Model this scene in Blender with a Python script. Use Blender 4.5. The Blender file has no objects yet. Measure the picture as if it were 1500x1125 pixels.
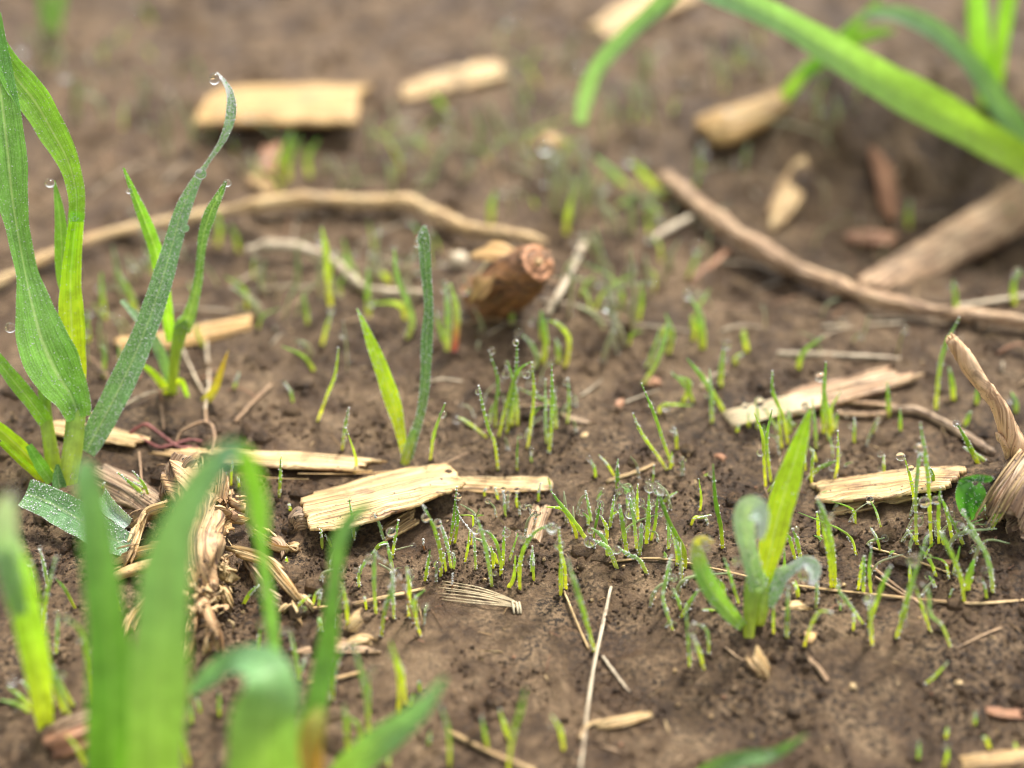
import bpy, math, random
import numpy as np
from mathutils import Vector
R = math.radians
random.seed(7)
S = 0.01                      # everything below is written in centimetres
sc = bpy.context.scene
col = sc.collection

# ---------------------------------------------------------------- camera
PITCH, HFOV = R(36), R(40)
CAM = Vector((0, -40 * math.cos(PITCH), 40 * math.sin(PITCH)))
FW = Vector((0, math.cos(PITCH), -math.sin(PITCH)))
UPV = Vector((0, math.sin(PITCH), math.cos(PITCH)))
F = 750 / math.tan(HFOV / 2)
cd = bpy.data.cameras.new('camera'); cam = bpy.data.objects.new('camera', cd); col.objects.link(cam)
cam.location = CAM * S; cam.rotation_euler = (math.pi / 2 - PITCH, 0, 0)
cd.sensor_width = 36; cd.lens = 18 / math.tan(HFOV / 2)
cd.clip_start = 0.005; cd.clip_end = 200
cd.dof.use_dof = True; cd.dof.focus_distance = 0.342; cd.dof.aperture_fstop = 4.25
sc.camera = cam

# ---------------------------------------------------------------- light
SUN_EL, SUN_AZ = R(58), R(28)          # azimuth from +y towards +x
w = bpy.data.worlds.new('World'); sc.world = w; w.use_nodes = True
nt = w.node_tree; bg = nt.nodes['Background']
sky = nt.nodes.new('ShaderNodeTexSky'); sky.sky_type = 'NISHITA'; sky.sun_disc = False
sky.sun_elevation = SUN_EL; sky.sun_rotation = SUN_AZ
sky.air_density = 1.0; sky.dust_density = 4.0; sky.ozone_density = 0.6
veil = nt.nodes.new('ShaderNodeHueSaturation'); veil.inputs['Saturation'].default_value = 0.12      # thin white overcast
nt.links.new(sky.outputs[0], veil.inputs['Color']); nt.links.new(veil.outputs[0], bg.inputs[0]); bg.inputs[1].default_value = 0.15
sd = bpy.data.lights.new('sun', 'SUN'); sd.energy = 3.0; sd.angle = R(7); sd.color = (1, 0.93, 0.82)
so = bpy.data.objects.new('sun', sd); col.objects.link(so)
D = Vector((math.sin(SUN_AZ) * math.cos(SUN_EL), math.cos(SUN_AZ) * math.cos(SUN_EL), math.sin(SUN_EL)))
so.rotation_euler = D.to_track_quat('Z', 'Y').to_euler(); so.location = (0, 0, 2)
vs = sc.view_settings
vs.view_transform = 'Standard'; vs.look = 'None'; vs.gamma = 1; vs.exposure = 1.04
sc.cycles.pixel_filter_type = 'BLACKMAN_HARRIS'; sc.cycles.filter_width = 1.05
sc.cycles.use_adaptive_sampling = True; sc.cycles.adaptive_threshold = 0.006

# ---------------------------------------------------------------- noise and terrain
rs = np.random.RandomState(3)
PERM = rs.permutation(256); PERM = np.concatenate([PERM, PERM, PERM])
GA = rs.rand(256) * 2 * np.pi; GX, GY = np.cos(GA), np.sin(GA)
def pn(x, y, seed=0):
    x = np.asarray(x, float) + seed * 17.31; y = np.asarray(y, float) - seed * 9.17
    xi = np.floor(x).astype(int); yi = np.floor(y).astype(int); xf = x - xi; yf = y - yi
    def g(i, j):
        h = PERM[PERM[i & 255] + (j & 255)]
        return h
    def d(h, a, b): return GX[h] * a + GY[h] * b
    u = xf * xf * xf * (xf * (xf * 6 - 15) + 10); v = yf * yf * yf * (yf * (yf * 6 - 15) + 10)
    a = d(g(xi, yi), xf, yf); b = d(g(xi + 1, yi), xf - 1, yf)
    c = d(g(xi, yi + 1), xf, yf - 1); e = d(g(xi + 1, yi + 1), xf - 1, yf - 1)
    return ((a + (b - a) * u) + ((c + (e - c) * u) - (a + (b - a) * u)) * v) * 1.5
def flat(px, py, z=0.0):
    d = FW * F + Vector((1, 0, 0)) * (px - 750) + UPV * (562.5 - py)
    return CAM + d * ((z - CAM.z) / d.z)
# mounds (+) and hollows (-): pixel centre, radius x, radius y, height
FEAT = [(770, 445, 2.6, 2.2, 0.9), (1490, 775, 3.2, 2.2, 1.1), (285, 830, 2.6, 3.2, 0.35), (1130, 400, 4.5, 1.8, -0.9),
        (1390, 300, 6.5, 3.2, -2.5), (1330, 180, 8, 2.4, 2.2), (1105, 905, 1.4, 1.3, 0.25), (340, 900, 1.2, 1.5, -0.3),
        (230, 640, 4.5, 1.5, 0.2), (1360, 1090, 3.0, 2.2, -0.35), (1240, 1000, 3.5, 1.8, 0.35), (1460, 930, 3.0, 1.6, 0.25),
        (960, 170, 4, 3, -0.5), (80, 700, 2.4, 2.0, 0.35), (250, 590, 1.8, 1.3, 0.25)]
FE = [(flat(a, b), rx, ry, h) for a, b, rx, ry, h in FEAT]
def base_h(x, y):
    h = 0.42 * pn(x / 13, y / 13, 1) + 0.22 * pn(x / 5, y / 5, 2) + 0.07 * pn(x / 1.9, y / 1.9, 3)
    for p, rx, ry, a in FE:
        h = h + a * np.exp(-((x - p.x) / rx) ** 2 - ((y - p.y) / ry) ** 2)
    return h
def hz(x, y): return float(base_h(x, y))
def G(px, py, off=0.0):
    z = 0.0
    for _ in range(14):
        p = flat(px, py, z); z = 0.5 * z + 0.5 * (hz(p.x, p.y) + off)
    return flat(px, py, z)
def W(px, py, y):
    d = FW * F + Vector((1, 0, 0)) * (px - 750) + UPV * (562.5 - py)
    return CAM + d * ((y - CAM.y) / d.y)
def depth(p): return (p - CAM).dot(FW)
def proj(p):
    d = p - CAM; k = F / d.dot(FW); return Vector((750 + d.x * k, 562.5 - d.dot(UPV) * k))
def cm(px, p): return px * depth(p) / F

# ---------------------------------------------------------------- mesh helpers
def ico(sub=0):
    import bmesh
    bm = bmesh.new(); bmesh.ops.create_icosphere(bm, subdivisions=sub, radius=1.0)
    v = [tuple(x.co) for x in bm.verts]; f = [tuple(q.index for q in x.verts) for x in bm.faces]; bm.free(); return v, f
ICO0 = ico(1); ICO2 = ico(2)
class MB:
    def __init__(s): s.v = []; s.f = []; s.uv = []; s.t = []; s.m = []
    def add(s, verts, faces, uv=None, t=None, m=0):
        n = len(s.v); s.v += [tuple(q) for q in verts]; s.f += [tuple(i + n for i in q) for q in faces]
        s.uv += uv if uv else [(0, 0)] * len(verts); s.t += t if t else [0.5] * len(verts); s.m += [m] * len(faces)
    def build(s, name, mats, parent=None, origin=Vector((0, 0, 0))):
        me = bpy.data.meshes.new(name); o = origin
        me.from_pydata([((a - o.x) * S, (b - o.y) * S, (c - o.z) * S) for a, b, c in s.v], [], s.f)
        me.polygons.foreach_set('use_smooth', [True] * len(s.f)); me.polygons.foreach_set('material_index', s.m)
        li = np.zeros(len(me.loops), dtype=np.int32); me.loops.foreach_get('vertex_index', li)
        uvl = me.uv_layers.new(name='UVMap'); ua = np.array(s.uv, dtype=np.float32)[li]; uvl.data.foreach_set('uv', ua.ravel())
        at = me.attributes.new('t', 'FLOAT', 'POINT'); at.data.foreach_set('value', np.array(s.t, dtype=np.float32))
        for m in (mats if isinstance(mats, (list, tuple)) else [mats]): me.materials.append(m)
        ob = bpy.data.objects.new(name, me); col.objects.link(ob)
        if parent: ob.parent = parent
        else: ob.location = o * S
        return ob
def tag(o, label=None, cat=None, group=None, kind=None):
    if label: o['label'] = label
    if cat: o['category'] = cat
    if group: o['group'] = group
    if kind: o['kind'] = kind
    return o
def thing(name, label, cat, loc, group=None):
    o = bpy.data.objects.new(name, None); col.objects.link(o); o.location = loc * S
    o.empty_display_size = 0.005
    return tag(o, label, cat, group)
def cr(pts, n):                                     # Catmull-Rom through rows of numbers
    P = [np.array(p, float) for p in pts]
    if len(P) == 2: return [P[0] + (P[1] - P[0]) * i / (n - 1) for i in range(n)]
    P = [2 * P[0] - P[1]] + P + [2 * P[-1] - P[-2]]; m = len(P) - 3; out = []
    for i in range(n):
        s = i / (n - 1) * m; k = min(int(s), m - 1); u = s - k; a, b, c, d = P[k:k + 4]
        out.append(0.5 * (2 * b + (c - a) * u + (2 * a - 5 * b + 4 * c - d) * u * u + (3 * b - a - 3 * c + d) * u ** 3))
    return out
def bead(mb, p, r, m=1):
    q = random.uniform(0.75, 1.0)
    mb.add([(p[0] + a * r, p[1] + b * r, p[2] + c * r * q) for a, b, c in ICO0[0]], ICO0[1], m=m)
def rot(v, ax, a):
    return v * math.cos(a) + ax.cross(v) * math.sin(a) + ax * ax.dot(v) * (1 - math.cos(a))
def blade(mb, rows, n=36, fold=0.25, beads=0, edge=0, br=(0.010, 0.022), cols=9, wav=0.0, seed=0, caps=False):
    """rows: (x, y, z, width_cm, roll). Curved leaf sheet with a midrib crease; beads = dew on the surface, edge = dew fringe."""
    pts = cr(rows, n); L = 0; grid = []
    for i, q in enumerate(pts):
        p = Vector(q[:3]); a = Vector(pts[max(0, i - 1)][:3]); b = Vector(pts[min(n - 1, i + 1)][:3])
        T = (b - a).normalized(); view = (CAM - p).normalized(); side = T.cross(view)
        side = side.normalized() if side.length > 1e-4 else Vector((1, 0, 0))
        side = rot(side, T, q[4]); N = side.cross(T)
        if i: L += (p - Vector(pts[i - 1][:3])).length
        wv = max(q[3], 0.004) * (1 + 0.03 * math.sin(i * 0.5 + seed) + 0.015 * math.sin(i * 1.1)); row = []
        for j in range(cols):
            u = -1 + 2 * j / (cols - 1)
            off = fold * wv * 0.5 * (abs(u) ** 1.4) + wav * wv * math.sin(i * 0.55 + seed + (1.2 if u > 0 else 0)) * u * u
            row.append(p + side * (u * wv / 2) + N * off)
        grid.append((row, L, N, wv))
    vs_, uv, tt = [], [], []
    for i, (row, l, N, wv) in enumerate(grid):
        for j, p in enumerate(row):
            vs_.append(p); uv.append((j / (cols - 1), l)); tt.append(i / (n - 1))
    fs = [(i * cols + j, i * cols + j + 1, (i + 1) * cols + j + 1, (i + 1) * cols + j) for i in range(n - 1) for j in range(cols - 1)]
    mb.add(vs_, fs, uv, tt)
    for k in range(beads):
        i = random.randrange(n - 1); j = random.randrange(cols - 1); u, v = random.random(), random.random()
        a, b, c = grid[i][0][j], grid[i][0][j + 1], grid[i + 1][0][j]
        sg = -1 if (CAM - a).dot(grid[i][2]) < 0 else 1
        bead(mb, a + (b - a) * u + (c - a) * v + grid[i][2] * 0.005 * sg, random.uniform(*br))
    for k in range(edge):
        i = random.randrange(n - 1); j = random.choice((0, cols - 1)); a, c = grid[i][0][j], grid[i + 1][0][j]
        bead(mb, a + (c - a) * random.random(), random.uniform(*br) * 0.8)
    return grid
def tube(mb, rows, n=24, ns=9, lump=0.0, flatz=1.0, seed=0, cap=True, m=0, ridge=0, beads=0, br=(0.012, 0.026), t0=0, t1=1, knot=0.0):
    """rows: (x, y, z, radius_cm)"""
    pts = cr(rows, n); ref = None; rings = []; L = 0; uv = []; tt = []; vs_ = []
    for i, q in enumerate(pts):
        p = Vector(q[:3]); a = Vector(pts[max(0, i - 1)][:3]); b = Vector(pts[min(n - 1, i + 1)][:3])
        T = (b - a).normalized()
        if ref is None: ref = T.cross((CAM - p).normalized()).normalized()
        ref = (ref - T * ref.dot(T)); ref = ref.normalized() if ref.length > 1e-5 else T.orthogonal().normalized()
        B = T.cross(ref)
        if i: L += (p - Vector(pts[i - 1][:3])).length
        r = max(q[3], 0.003) * (1 + knot * float(pn(L * 0.9 + seed * 1.3, 2.7, 9)) + (knot * .5 if (L * .31 + seed) % 1 < .06 else 0)); ring = []
        for k in range(ns):
            an = 2 * math.pi * k / ns
            rr = r * (1 + lump * float(pn(L / max(r, .05) * 0.5 + seed * 3.1, k * 1.7 + seed, 5)) * 1.6 + ridge * (0.5 if k % 2 else -0.5))
            ring.append(p + ref * (math.cos(an) * rr) + B * (math.sin(an) * rr * flatz))
            uv.append((an * r, L)); tt.append(t0 + (t1 - t0) * i / (n - 1))
        vs_ += ring; rings.append((ring, p))
    fs = [(i * ns + k, i * ns + (k + 1) % ns, (i + 1) * ns + (k + 1) % ns, (i + 1) * ns + k) for i in range(n - 1) for k in range(ns)]
    if cap: fs += [tuple(range(ns - 1, -1, -1)), tuple((n - 1) * ns + k for k in range(ns))]
    mb.add(vs_, fs, uv, tt, m)
    for k in range(beads):
        i = random.randrange(n); q, p = rings[i]; v = random.choice(q)
        bead(mb, v + (v - p).normalized() * 0.004, random.uniform(*br))
    return rings
def slab(mb, cps, wpx, th=0.08, roll=0.0, rag=0.05, cols=34, n=44, arch=0.1, split=0.0, seed=0, m=0, pts3=None, wcm=None, rough=1.0):
    """flat fibrous piece along pixel control points (px, py, height) on the soil; ragged ends, lengthwise grooves"""
    rd = random.Random(seed * 91 + 5)
    P3 = pts3 if pts3 else [G(a, b, c - min(.05, c * .35)) for a, b, c in cps]
    wl = wpx if isinstance(wpx, (list, tuple)) else [wpx] * len(P3)
    if len(wl) != len(P3): wl = list(np.interp(np.linspace(0, 1, len(P3)), np.linspace(0, 1, len(wl)), wl))
    pts = cr([tuple(p) + (ww,) for p, ww in zip(P3, wl)], n)
    ridge = []; q = 0
    for j in range(cols): q = 0.55 * q + rd.uniform(-1, 1) * 0.6; ridge.append(q)
    ph = rd.uniform(0, 9)
    A = [rag * (0.45 + 0.5 * math.sin(ph + 5 * q_ / cols) + 0.5 * rd.random() ** 2) for q_ in range(cols)]; Bn = [1 - rag * (0.45 + 0.5 * math.sin(ph * 2 + 4 * q_ / cols) + 0.5 * rd.random() ** 2) for q_ in range(cols)]
    for k in range(1, cols):
        if rd.random() < 0.45: A[k] = A[k - 1] * 0.9 + A[k] * .1
        if rd.random() < 0.45: Bn[k] = Bn[k - 1] * 0.9 + Bn[k] * .1
    cen = [Vector(q[:3]) for q in pts]; fr = []; L = [0]
    for i in range(n):
        T = (cen[min(n - 1, i + 1)] - cen[max(0, i - 1)]).normalized(); Lt = T.cross(Vector((0, 0, 1))).normalized(); Lt = rot(Lt, T, roll)
        N = Lt.cross(T)
        if N.z < 0: N = -N
        if i: L.append(L[-1] + (cen[i] - cen[i - 1]).length)
        if wcm: ww = wcm * pts[i][3]
        else:
            a, b, c = proj(cen[i]), proj(cen[i] + Lt * 0.1), proj(cen[i] + T * 0.1)
            tx = (c - a).normalized() if (c - a).length > 1e-6 else Vector((1, 0)); e = b - a
            perp = abs(e.x * tx.y - e.y * tx.x) * 10; ww = pts[i][3] / max(perp, 12)
        fr.append((Lt, N, ww))
    top, bot, uv, tt = [], [], [], []
    for i in range(n):
        for j in range(cols):
            s = (A[j] + (Bn[j] - A[j]) * i / (n - 1)) * (n - 1); k = min(int(s), n - 2); u = s - k
            c = cen[k].lerp(cen[k + 1], u); Lt, N, ww = fr[k]; v = -1 + 2 * j / (cols - 1); sl = L[k] + (L[k + 1] - L[k]) * u
            ed = 1 + 0.10 * rough * float(pn(sl * 1.3 + seed, v * 1.5, 7)) + (0.05 * rough * float(pn(sl * 7 + seed, v * 3, 6)) if abs(v) > .8 else 0)
            nz = float(pn(sl * 0.9 + seed * 2.3, v * 5 + seed, 8))
            hh = arch * ww * (1 - v * v) + th * 0.42 * rough * ridge[j] + th * 0.22 * rough * nz
            p = c + Lt * (v * ww / 2 * ed) + N * hh
            top.append(p); bot.append(p - N * th * (1.0 if abs(v) < .99 else 0.6)); uv.append((v * ww / 2 + 2, sl)); tt.append(abs(v))
    fs = []
    for i in range(n - 1):
        for j in range(cols - 1):
            a, b, c, d = i * cols + j, i * cols + j + 1, (i + 1) * cols + j + 1, (i + 1) * cols + j
            fs.append((a, b, c, d)); o = n * cols; fs.append((o + d, o + c, o + b, o + a))
    o = n * cols
    for i in range(n - 1):
        a, d = i * cols, (i + 1) * cols; fs.append((a, d, o + d, o + a)); a += cols - 1; d += cols - 1; fs.append((d, a, o + a, o + d))
    for j in range(cols - 1):
        fs.append((j + 1, j, o + j, o + j + 1)); a = (n - 1) * cols + j; fs.append((a, a + 1, o + a + 1, o + a))
    mb.add(top + bot, fs, uv + uv, tt + tt, m)
    return cen[0]

# ---------------------------------------------------------------- materials
def newmat(name):
    m = bpy.data.materials.new(name); m.use_nodes = True; n = m.node_tree.nodes; l = m.node_tree.links
    return m, n, l, n['Principled BSDF']
def ramp(n, stops):
    r = n.new('ShaderNodeValToRGB'); e = r.color_ramp.elements
    while len(e) < len(stops): e.new(0.5)
    for x, (p, c) in zip(e, stops): x.position = p; x.color = (*c, 1)
    return r
def mix(n, l, a, b, fac, mode='MIX'):
    x = n.new('ShaderNodeMix'); x.data_type = 'RGBA'; x.blend_type = mode
    for s, v in ((x.inputs[0], fac), (x.inputs[6], a), (x.inputs[7], b)):
        if hasattr(v, 'node'): l.new(v, s)
        elif isinstance(v, tuple): s.default_value = (*v, 1)
        else: s.default_value = v
    return x.outputs[2]
def noise(n, l, vec, scale, detail=4, rough=0.6, dist=0.0):
    x = n.new('ShaderNodeTexNoise'); x.inputs['Scale'].default_value = scale; x.inputs['Detail'].default_value = detail
    x.inputs['Roughness'].default_value = rough; x.inputs['Distortion'].default_value = dist
    l.new(vec, x.inputs['Vector']); return x.outputs['Fac']
def mapping(n, l, src, sx, sy, sz=1):
    m = n.new('ShaderNodeMapping'); m.inputs['Scale'].default_value = (sx, sy, sz); l.new(src, m.inputs['Vector']); return m.outputs[0]
def rng(n, l, v, a, b, c=0.0, d=1.0):
    m = n.new('ShaderNodeMapRange'); l.new(v, m.inputs[0])
    for i, k in enumerate((a, b, c, d)): m.inputs[i + 1].default_value = k
    return m.outputs[0]

def soil_mat(crumb=False):
    m, n, l, b = newmat('soil_crumb' if crumb else 'wet_soil')
    g = n.new('ShaderNodeNewGeometry').outputs['Position']
    big = noise(n, l, g, 22, 4, 0.6); mid = noise(n, l, g, 130, 6, 0.65, 0.4); fine = noise(n, l, g, 900, 5, 0.7); vf = noise(n, l, g, 3200, 3, 0.7)
    c1 = ramp(n, [(0.34, (0.070, 0.040, 0.020)), (0.48, (0.205, 0.129, 0.069)), (0.62, (0.350, 0.236, 0.134))]); l.new(mid, c1.inputs[0])
    dark = (0.030, 0.018, 0.011)
    # crumb patches: darker, wetter aggregates
    k = rng(n, l, mix(n, l, big, mid, 0.45), 0.42, 0.58)
    spk = rng(n, l, fine, 0.46, 0.56)
    mk = n.new('ShaderNodeMath'); mk.operation = 'MULTIPLY'; l.new(k, mk.inputs[0]); l.new(spk, mk.inputs[1])
    c2 = mix(n, l, c1.outputs[0], dark, mk.outputs[0])
    wet = noise(n, l, g, 45, 5, 0.6, 0.8); c2 = mix(n, l, c2, (0.62, 0.56, 0.52), rng(n, l, wet, 0.50, 0.60), 'MULTIPLY')
    sp2 = rng(n, l, fine, 0.60, 0.68); c2 = mix(n, l, c2, (0.06, 0.04, 0.03), sp2)
    grit = rng(n, l, vf, 0.66, 0.72); c2 = mix(n, l, c2, (0.42, 0.33, 0.25), grit)
    if crumb: c2 = mix(n, l, c2, (0.075, 0.048, 0.034), 0.62)
    l.new(c2, b.inputs['Base Color'])
    l.new(rng(n, l, wet, 0.46, 0.6, 0.72, 0.45), b.inputs['Roughness']); b.inputs['Specular IOR Level'].default_value = 0.35
    bp = n.new('ShaderNodeBump'); bp.inputs['Distance'].default_value = 0.0022; bp.inputs['Strength'].default_value = 1.0; l.new(fine, bp.inputs['Height'])
    b2 = n.new('ShaderNodeBump'); b2.inputs['Distance'].default_value = 0.0008; b2.inputs['Strength'].default_value = 1.0; l.new(vf, b2.inputs['Height']); l.new(bp.outputs[0], b2.inputs['Normal'])
    l.new(b2.outputs[0], b.inputs['Normal'])
    return m
def straw_mat(name, light, mid_, dark, spots=0.25, rough=0.6, uvs=13, cracks=0.0):
    m, n, l, b = newmat(name); uv = n.new('ShaderNodeUVMap').outputs[0]
    st = noise(n, l, mapping(n, l, uv, uvs, 0.22), 1.0, 3, 0.6, 0.06)
    fi = noise(n, l, mapping(n, l, uv, uvs * 2.0, 0.5), 1.0, 2, 0.5)
    g = n.new('ShaderNodeNewGeometry').outputs['Position']; bl = noise(n, l, g, 160, 5, 0.65); bl2 = noise(n, l, g, 800, 3, 0.6)
    br = noise(n, l, mapping(n, l, uv, 2.2, 0.8), 1.0, 3, 0.6)
    r = ramp(n, [(0.36, dark), (0.43, mid_), (0.53, light)]); l.new(st, r.inputs[0])
    r1 = mix(n, l, r.outputs[0], mid_, rng(n, l, br, 0.42, 0.62, 0, 0.7))
    r2 = mix(n, l, r1, tuple(x * .8 for x in dark), rng(n, l, fi, 0.55, 0.62, 0, 0.85))
    r3 = mix(n, l, r2, tuple(x * 0.42 for x in mid_), rng(n, l, bl, 0.58, 0.70, 0, spots * 2))
    r4 = mix(n, l, r3, (0.05, 0.035, 0.025), rng(n, l, bl2, 0.64, 0.68, 0, min(1, spots * 3)))
    mud = noise(n, l, g, 95, 5, 0.7, 0.5); r4 = mix(n, l, r4, (0.16, 0.10, 0.06), rng(n, l, mud, 0.56, 0.64, 0, 0.65))
    if cracks:
        v = n.new('ShaderNodeTexVoronoi'); v.feature = 'DISTANCE_TO_EDGE'; v.inputs['Scale'].default_value = 1.0; l.new(mapping(n, l, uv, 7, 2.0), v.inputs['Vector'])
        r4 = mix(n, l, r4, tuple(x * 0.25 for x in dark), rng(n, l, v.outputs['Distance'], 0.0, 0.10, cracks, 0))
    l.new(r4, b.inputs['Base Color']); b.inputs['Roughness'].default_value = rough
    bp = n.new('ShaderNodeBump'); bp.inputs['Distance'].default_value = 0.0010; bp.inputs['Strength'].default_value = 0.9; l.new(st, bp.inputs['Height'])
    b2 = n.new('ShaderNodeBump'); b2.inputs['Distance'].default_value = 0.0003; b2.inputs['Strength'].default_value = 0.8; l.new(fi, b2.inputs['Height']); l.new(bp.outputs[0], b2.inputs['Normal'])
    l.new(b2.outputs[0], b.inputs['Normal']); return m
def leaf_mat(name, c0, c1, c2, veins=11, trans=0.42, rough=0.42, frost=0.0, glow=1.6):
    """base, middle and tip colour along the blade; parallel veins"""
    m, n, l, b = newmat(name); at = n.new('ShaderNodeAttribute'); at.attribute_name = 't'
    r = ramp(n, [(0.0, c0), (0.45, c1), (1.0, c2)]); l.new(at.outputs['Fac'], r.inputs[0])
    uv = n.new('ShaderNodeUVMap').outputs[0]
    v = noise(n, l, mapping(n, l, uv, veins * 3, 0.35), 1.0, 3, 0.6); g = n.new('ShaderNodeNewGeometry').outputs['Position']
    bl = noise(n, l, g, 300, 4, 0.6)
    x = mix(n, l, r.outputs[0], (0.55, 0.55, 0.55), rng(n, l, v, 0.42, 0.60, 0.0, 0.8 if veins > 6 else 0.35), 'MULTIPLY')
    sx = n.new('ShaderNodeSeparateXYZ'); l.new(uv, sx.inputs[0]); ab = n.new('ShaderNodeMath'); ab.operation = 'SUBTRACT'; l.new(sx.outputs[0], ab.inputs[0]); ab.inputs[1].default_value = 0.5
    a2 = n.new('ShaderNodeMath'); a2.operation = 'ABSOLUTE'; l.new(ab.outputs[0], a2.inputs[0])
    if veins > 4: x = mix(n, l, x, (0.50, 0.66, 0.30), rng(n, l, a2.outputs[0], 0.012, 0.05, 0.45 if veins > 6 else 0.15, 0))
    hs = n.new('ShaderNodeHueSaturation'); l.new(x, hs.inputs['Color']); l.new(rng(n, l, bl, 0.3, 0.7, 0.8, 1.25), hs.inputs['Value'])
    c = hs.outputs[0]
    if frost:
        f = noise(n, l, g, 2600, 3, 0.7); c = mix(n, l, c, (0.66, 0.82, 0.66), rng(n, l, f, 0.50, 0.66, 0, frost))
    l.new(c, b.inputs['Base Color']); b.inputs['Roughness'].default_value = rough
    bp = n.new('ShaderNodeBump'); bp.inputs['Distance'].default_value = 0.0003; bp.inputs['Strength'].default_value = 0.7; l.new(v, bp.inputs['Height']); l.new(bp.outputs[0], b.inputs['Normal'])
    tr = n.new('ShaderNodeBsdfTranslucent'); ms = n.new('ShaderNodeMixShader'); ms.inputs[0].default_value = trans
    ty = mix(n, l, c, (1.0, 1.0, 0.35), 1.0, 'MULTIPLY'); sc2 = n.new('ShaderNodeHueSaturation'); sc2.inputs['Value'].default_value = glow; l.new(ty, sc2.inputs['Color'])
    l.new(sc2.outputs[0], tr.inputs['Color']); l.new(b.outputs[0], ms.inputs[1]); l.new(tr.outputs[0], ms.inputs[2]); l.new(ms.outputs[0], n['Material Output'].inputs[0])
    return m
def water_mat(name, rough):
    m, n, l, b = newmat(name); b.inputs['Base Color'].default_value = (1, 1, 1, 1); b.inputs['Roughness'].default_value = rough
    b.inputs['IOR'].default_value = 1.333; b.inputs['Transmission Weight'].default_value = 1.0; b.inputs['Specular IOR Level'].default_value = 0.6
    return m
SOIL = soil_mat(); CRUMB = soil_mat(True)
STRAW = straw_mat('straw_pale', (0.70, 0.53, 0.28), (0.52, 0.33, 0.14), (0.18, 0.085, 0.036), 0.3)
STRAWB = straw_mat('straw_brown', (0.60, 0.42, 0.25), (0.40, 0.24, 0.13), (0.12, 0.065, 0.035), 0.35)
STRAWG = straw_mat('straw_gold', (0.72, 0.48, 0.21), (0.56, 0.33, 0.12), (0.28, 0.14, 0.05), 0.15)
WOOD = straw_mat('weathered_stalk', (0.50, 0.37, 0.24), (0.27, 0.17, 0.10), (0.07, 0.04, 0.026), 0.5, uvs=13)
ROOT = straw_mat('peeled_root', (0.80, 0.56, 0.34), (0.70, 0.45, 0.25), (0.46, 0.26, 0.13), 0.15, uvs=5)
CROWN = straw_mat('root_crown_wood', (0.66, 0.45, 0.24), (0.46, 0.27, 0.13), (0.11, 0.05, 0.028), 0.5, uvs=11, cracks=0.25)
STRAWO = straw_mat('straw_orange', (0.52, 0.35, 0.14), (0.41, 0.25, 0.085), (0.18, 0.09, 0.03), 0.2, uvs=5)
FIBRE = straw_mat('fibre_pale', (0.80, 0.68, 0.46), (0.72, 0.58, 0.36), (0.55, 0.40, 0.22), 0.1)
REDB = straw_mat('red_brown_bark', (0.50, 0.27, 0.15), (0.34, 0.16, 0.085), (0.14, 0.06, 0.035), 0.2)
REDF = straw_mat('red_fibre', (0.36, 0.12, 0.10), (0.22, 0.06, 0.055), (0.08, 0.025, 0.02), 0.2)
GREYST = straw_mat('grey_straw', (0.66, 0.57, 0.42), (0.50, 0.40, 0.27), (0.30, 0.21, 0.13), 0.15)
DROP = water_mat('dew', 0.0); BEAD = water_mat('dew_bead', 0.08)
BEAD.node_tree.nodes['Principled BSDF'].inputs['Transmission Weight'].default_value = 0.45
YEL, LIME, GRN, DGRN, TEAL = (0.58, 0.62, 0.03), (0.26, 0.48, 0.02), (0.085, 0.27, 0.03), (0.04, 0.155, 0.03), (0.10, 0.27, 0.16)
L_TEAL = leaf_mat('leaf_teal', (0.17, 0.38, 0.12), (0.18, 0.40, 0.16), (0.26, 0.48, 0.25), frost=0.5, trans=0.3)
L_GRN = leaf_mat('leaf_green', (0.26, 0.50, 0.03), (0.22, 0.48, 0.04), (0.17, 0.42, 0.06), frost=0.15, trans=.5, glow=1.8)
L_BROAD = leaf_mat('leaf_broad', (0.20, 0.44, 0.05), (0.17, 0.40, 0.07), (0.18, 0.43, 0.07), frost=0.2, trans=0.4)
L_LIME = leaf_mat('leaf_lime', (0.58, 0.66, 0.04), (0.42, 0.62, 0.03), (0.32, 0.62, 0.03), trans=0.6, glow=2.4)
L_STEM = leaf_mat('leaf_sheath', (0.52, 0.60, 0.05), (0.40, 0.54, 0.08), (0.22, 0.42, 0.08), veins=3, trans=0.3)
L_DARK = leaf_mat('leaf_dark', (0.20, 0.34, 0.06), (0.10, 0.25, 0.06), (0.14, 0.32, 0.07), frost=0.3, trans=.3)
L_FORE = leaf_mat('leaf_fore', (0.16, 0.38, 0.03), (0.17, 0.40, 0.07), (0.20, 0.42, 0.17), trans=0.40, glow=1.3, rough=0.35, frost=0.05, veins=5)
L_FORET = leaf_mat('leaf_fore_teal', (0.30, 0.52, 0.06), (0.23, 0.46, 0.15), (0.17, 0.38, 0.25), trans=0.36, glow=1.3, frost=0.08, veins=5)
L_CORN = leaf_mat('leaf_corner', (0.56, 0.64, 0.05), (0.30, 0.52, 0.05), (0.22, 0.48, 0.10), trans=0.4, glow=1.5, veins=5)
L_SLANT = leaf_mat('leaf_slant', (0.44, 0.64, 0.03), (0.30, 0.54, 0.08), (0.24, 0.48, 0.28), trans=0.42, glow=1.6, frost=.15, veins=5)
L_ORANGE = leaf_mat('leaf_orange_tip', (0.50, 0.34, 0.08), (0.55, 0.28, 0.09), (0.30, 0.38, 0.06), trans=0.3)
L_SILV = leaf_mat('leaf_silver', (0.22, 0.44, 0.12), (0.32, 0.52, 0.38), (0.50, 0.64, 0.58), frost=0.7, trans=0.25)
L_CURL = leaf_mat('leaf_curled', (0.30, 0.52, 0.08), (0.20, 0.44, 0.08), (0.70, 0.52, 0.06), frost=.2)
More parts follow.
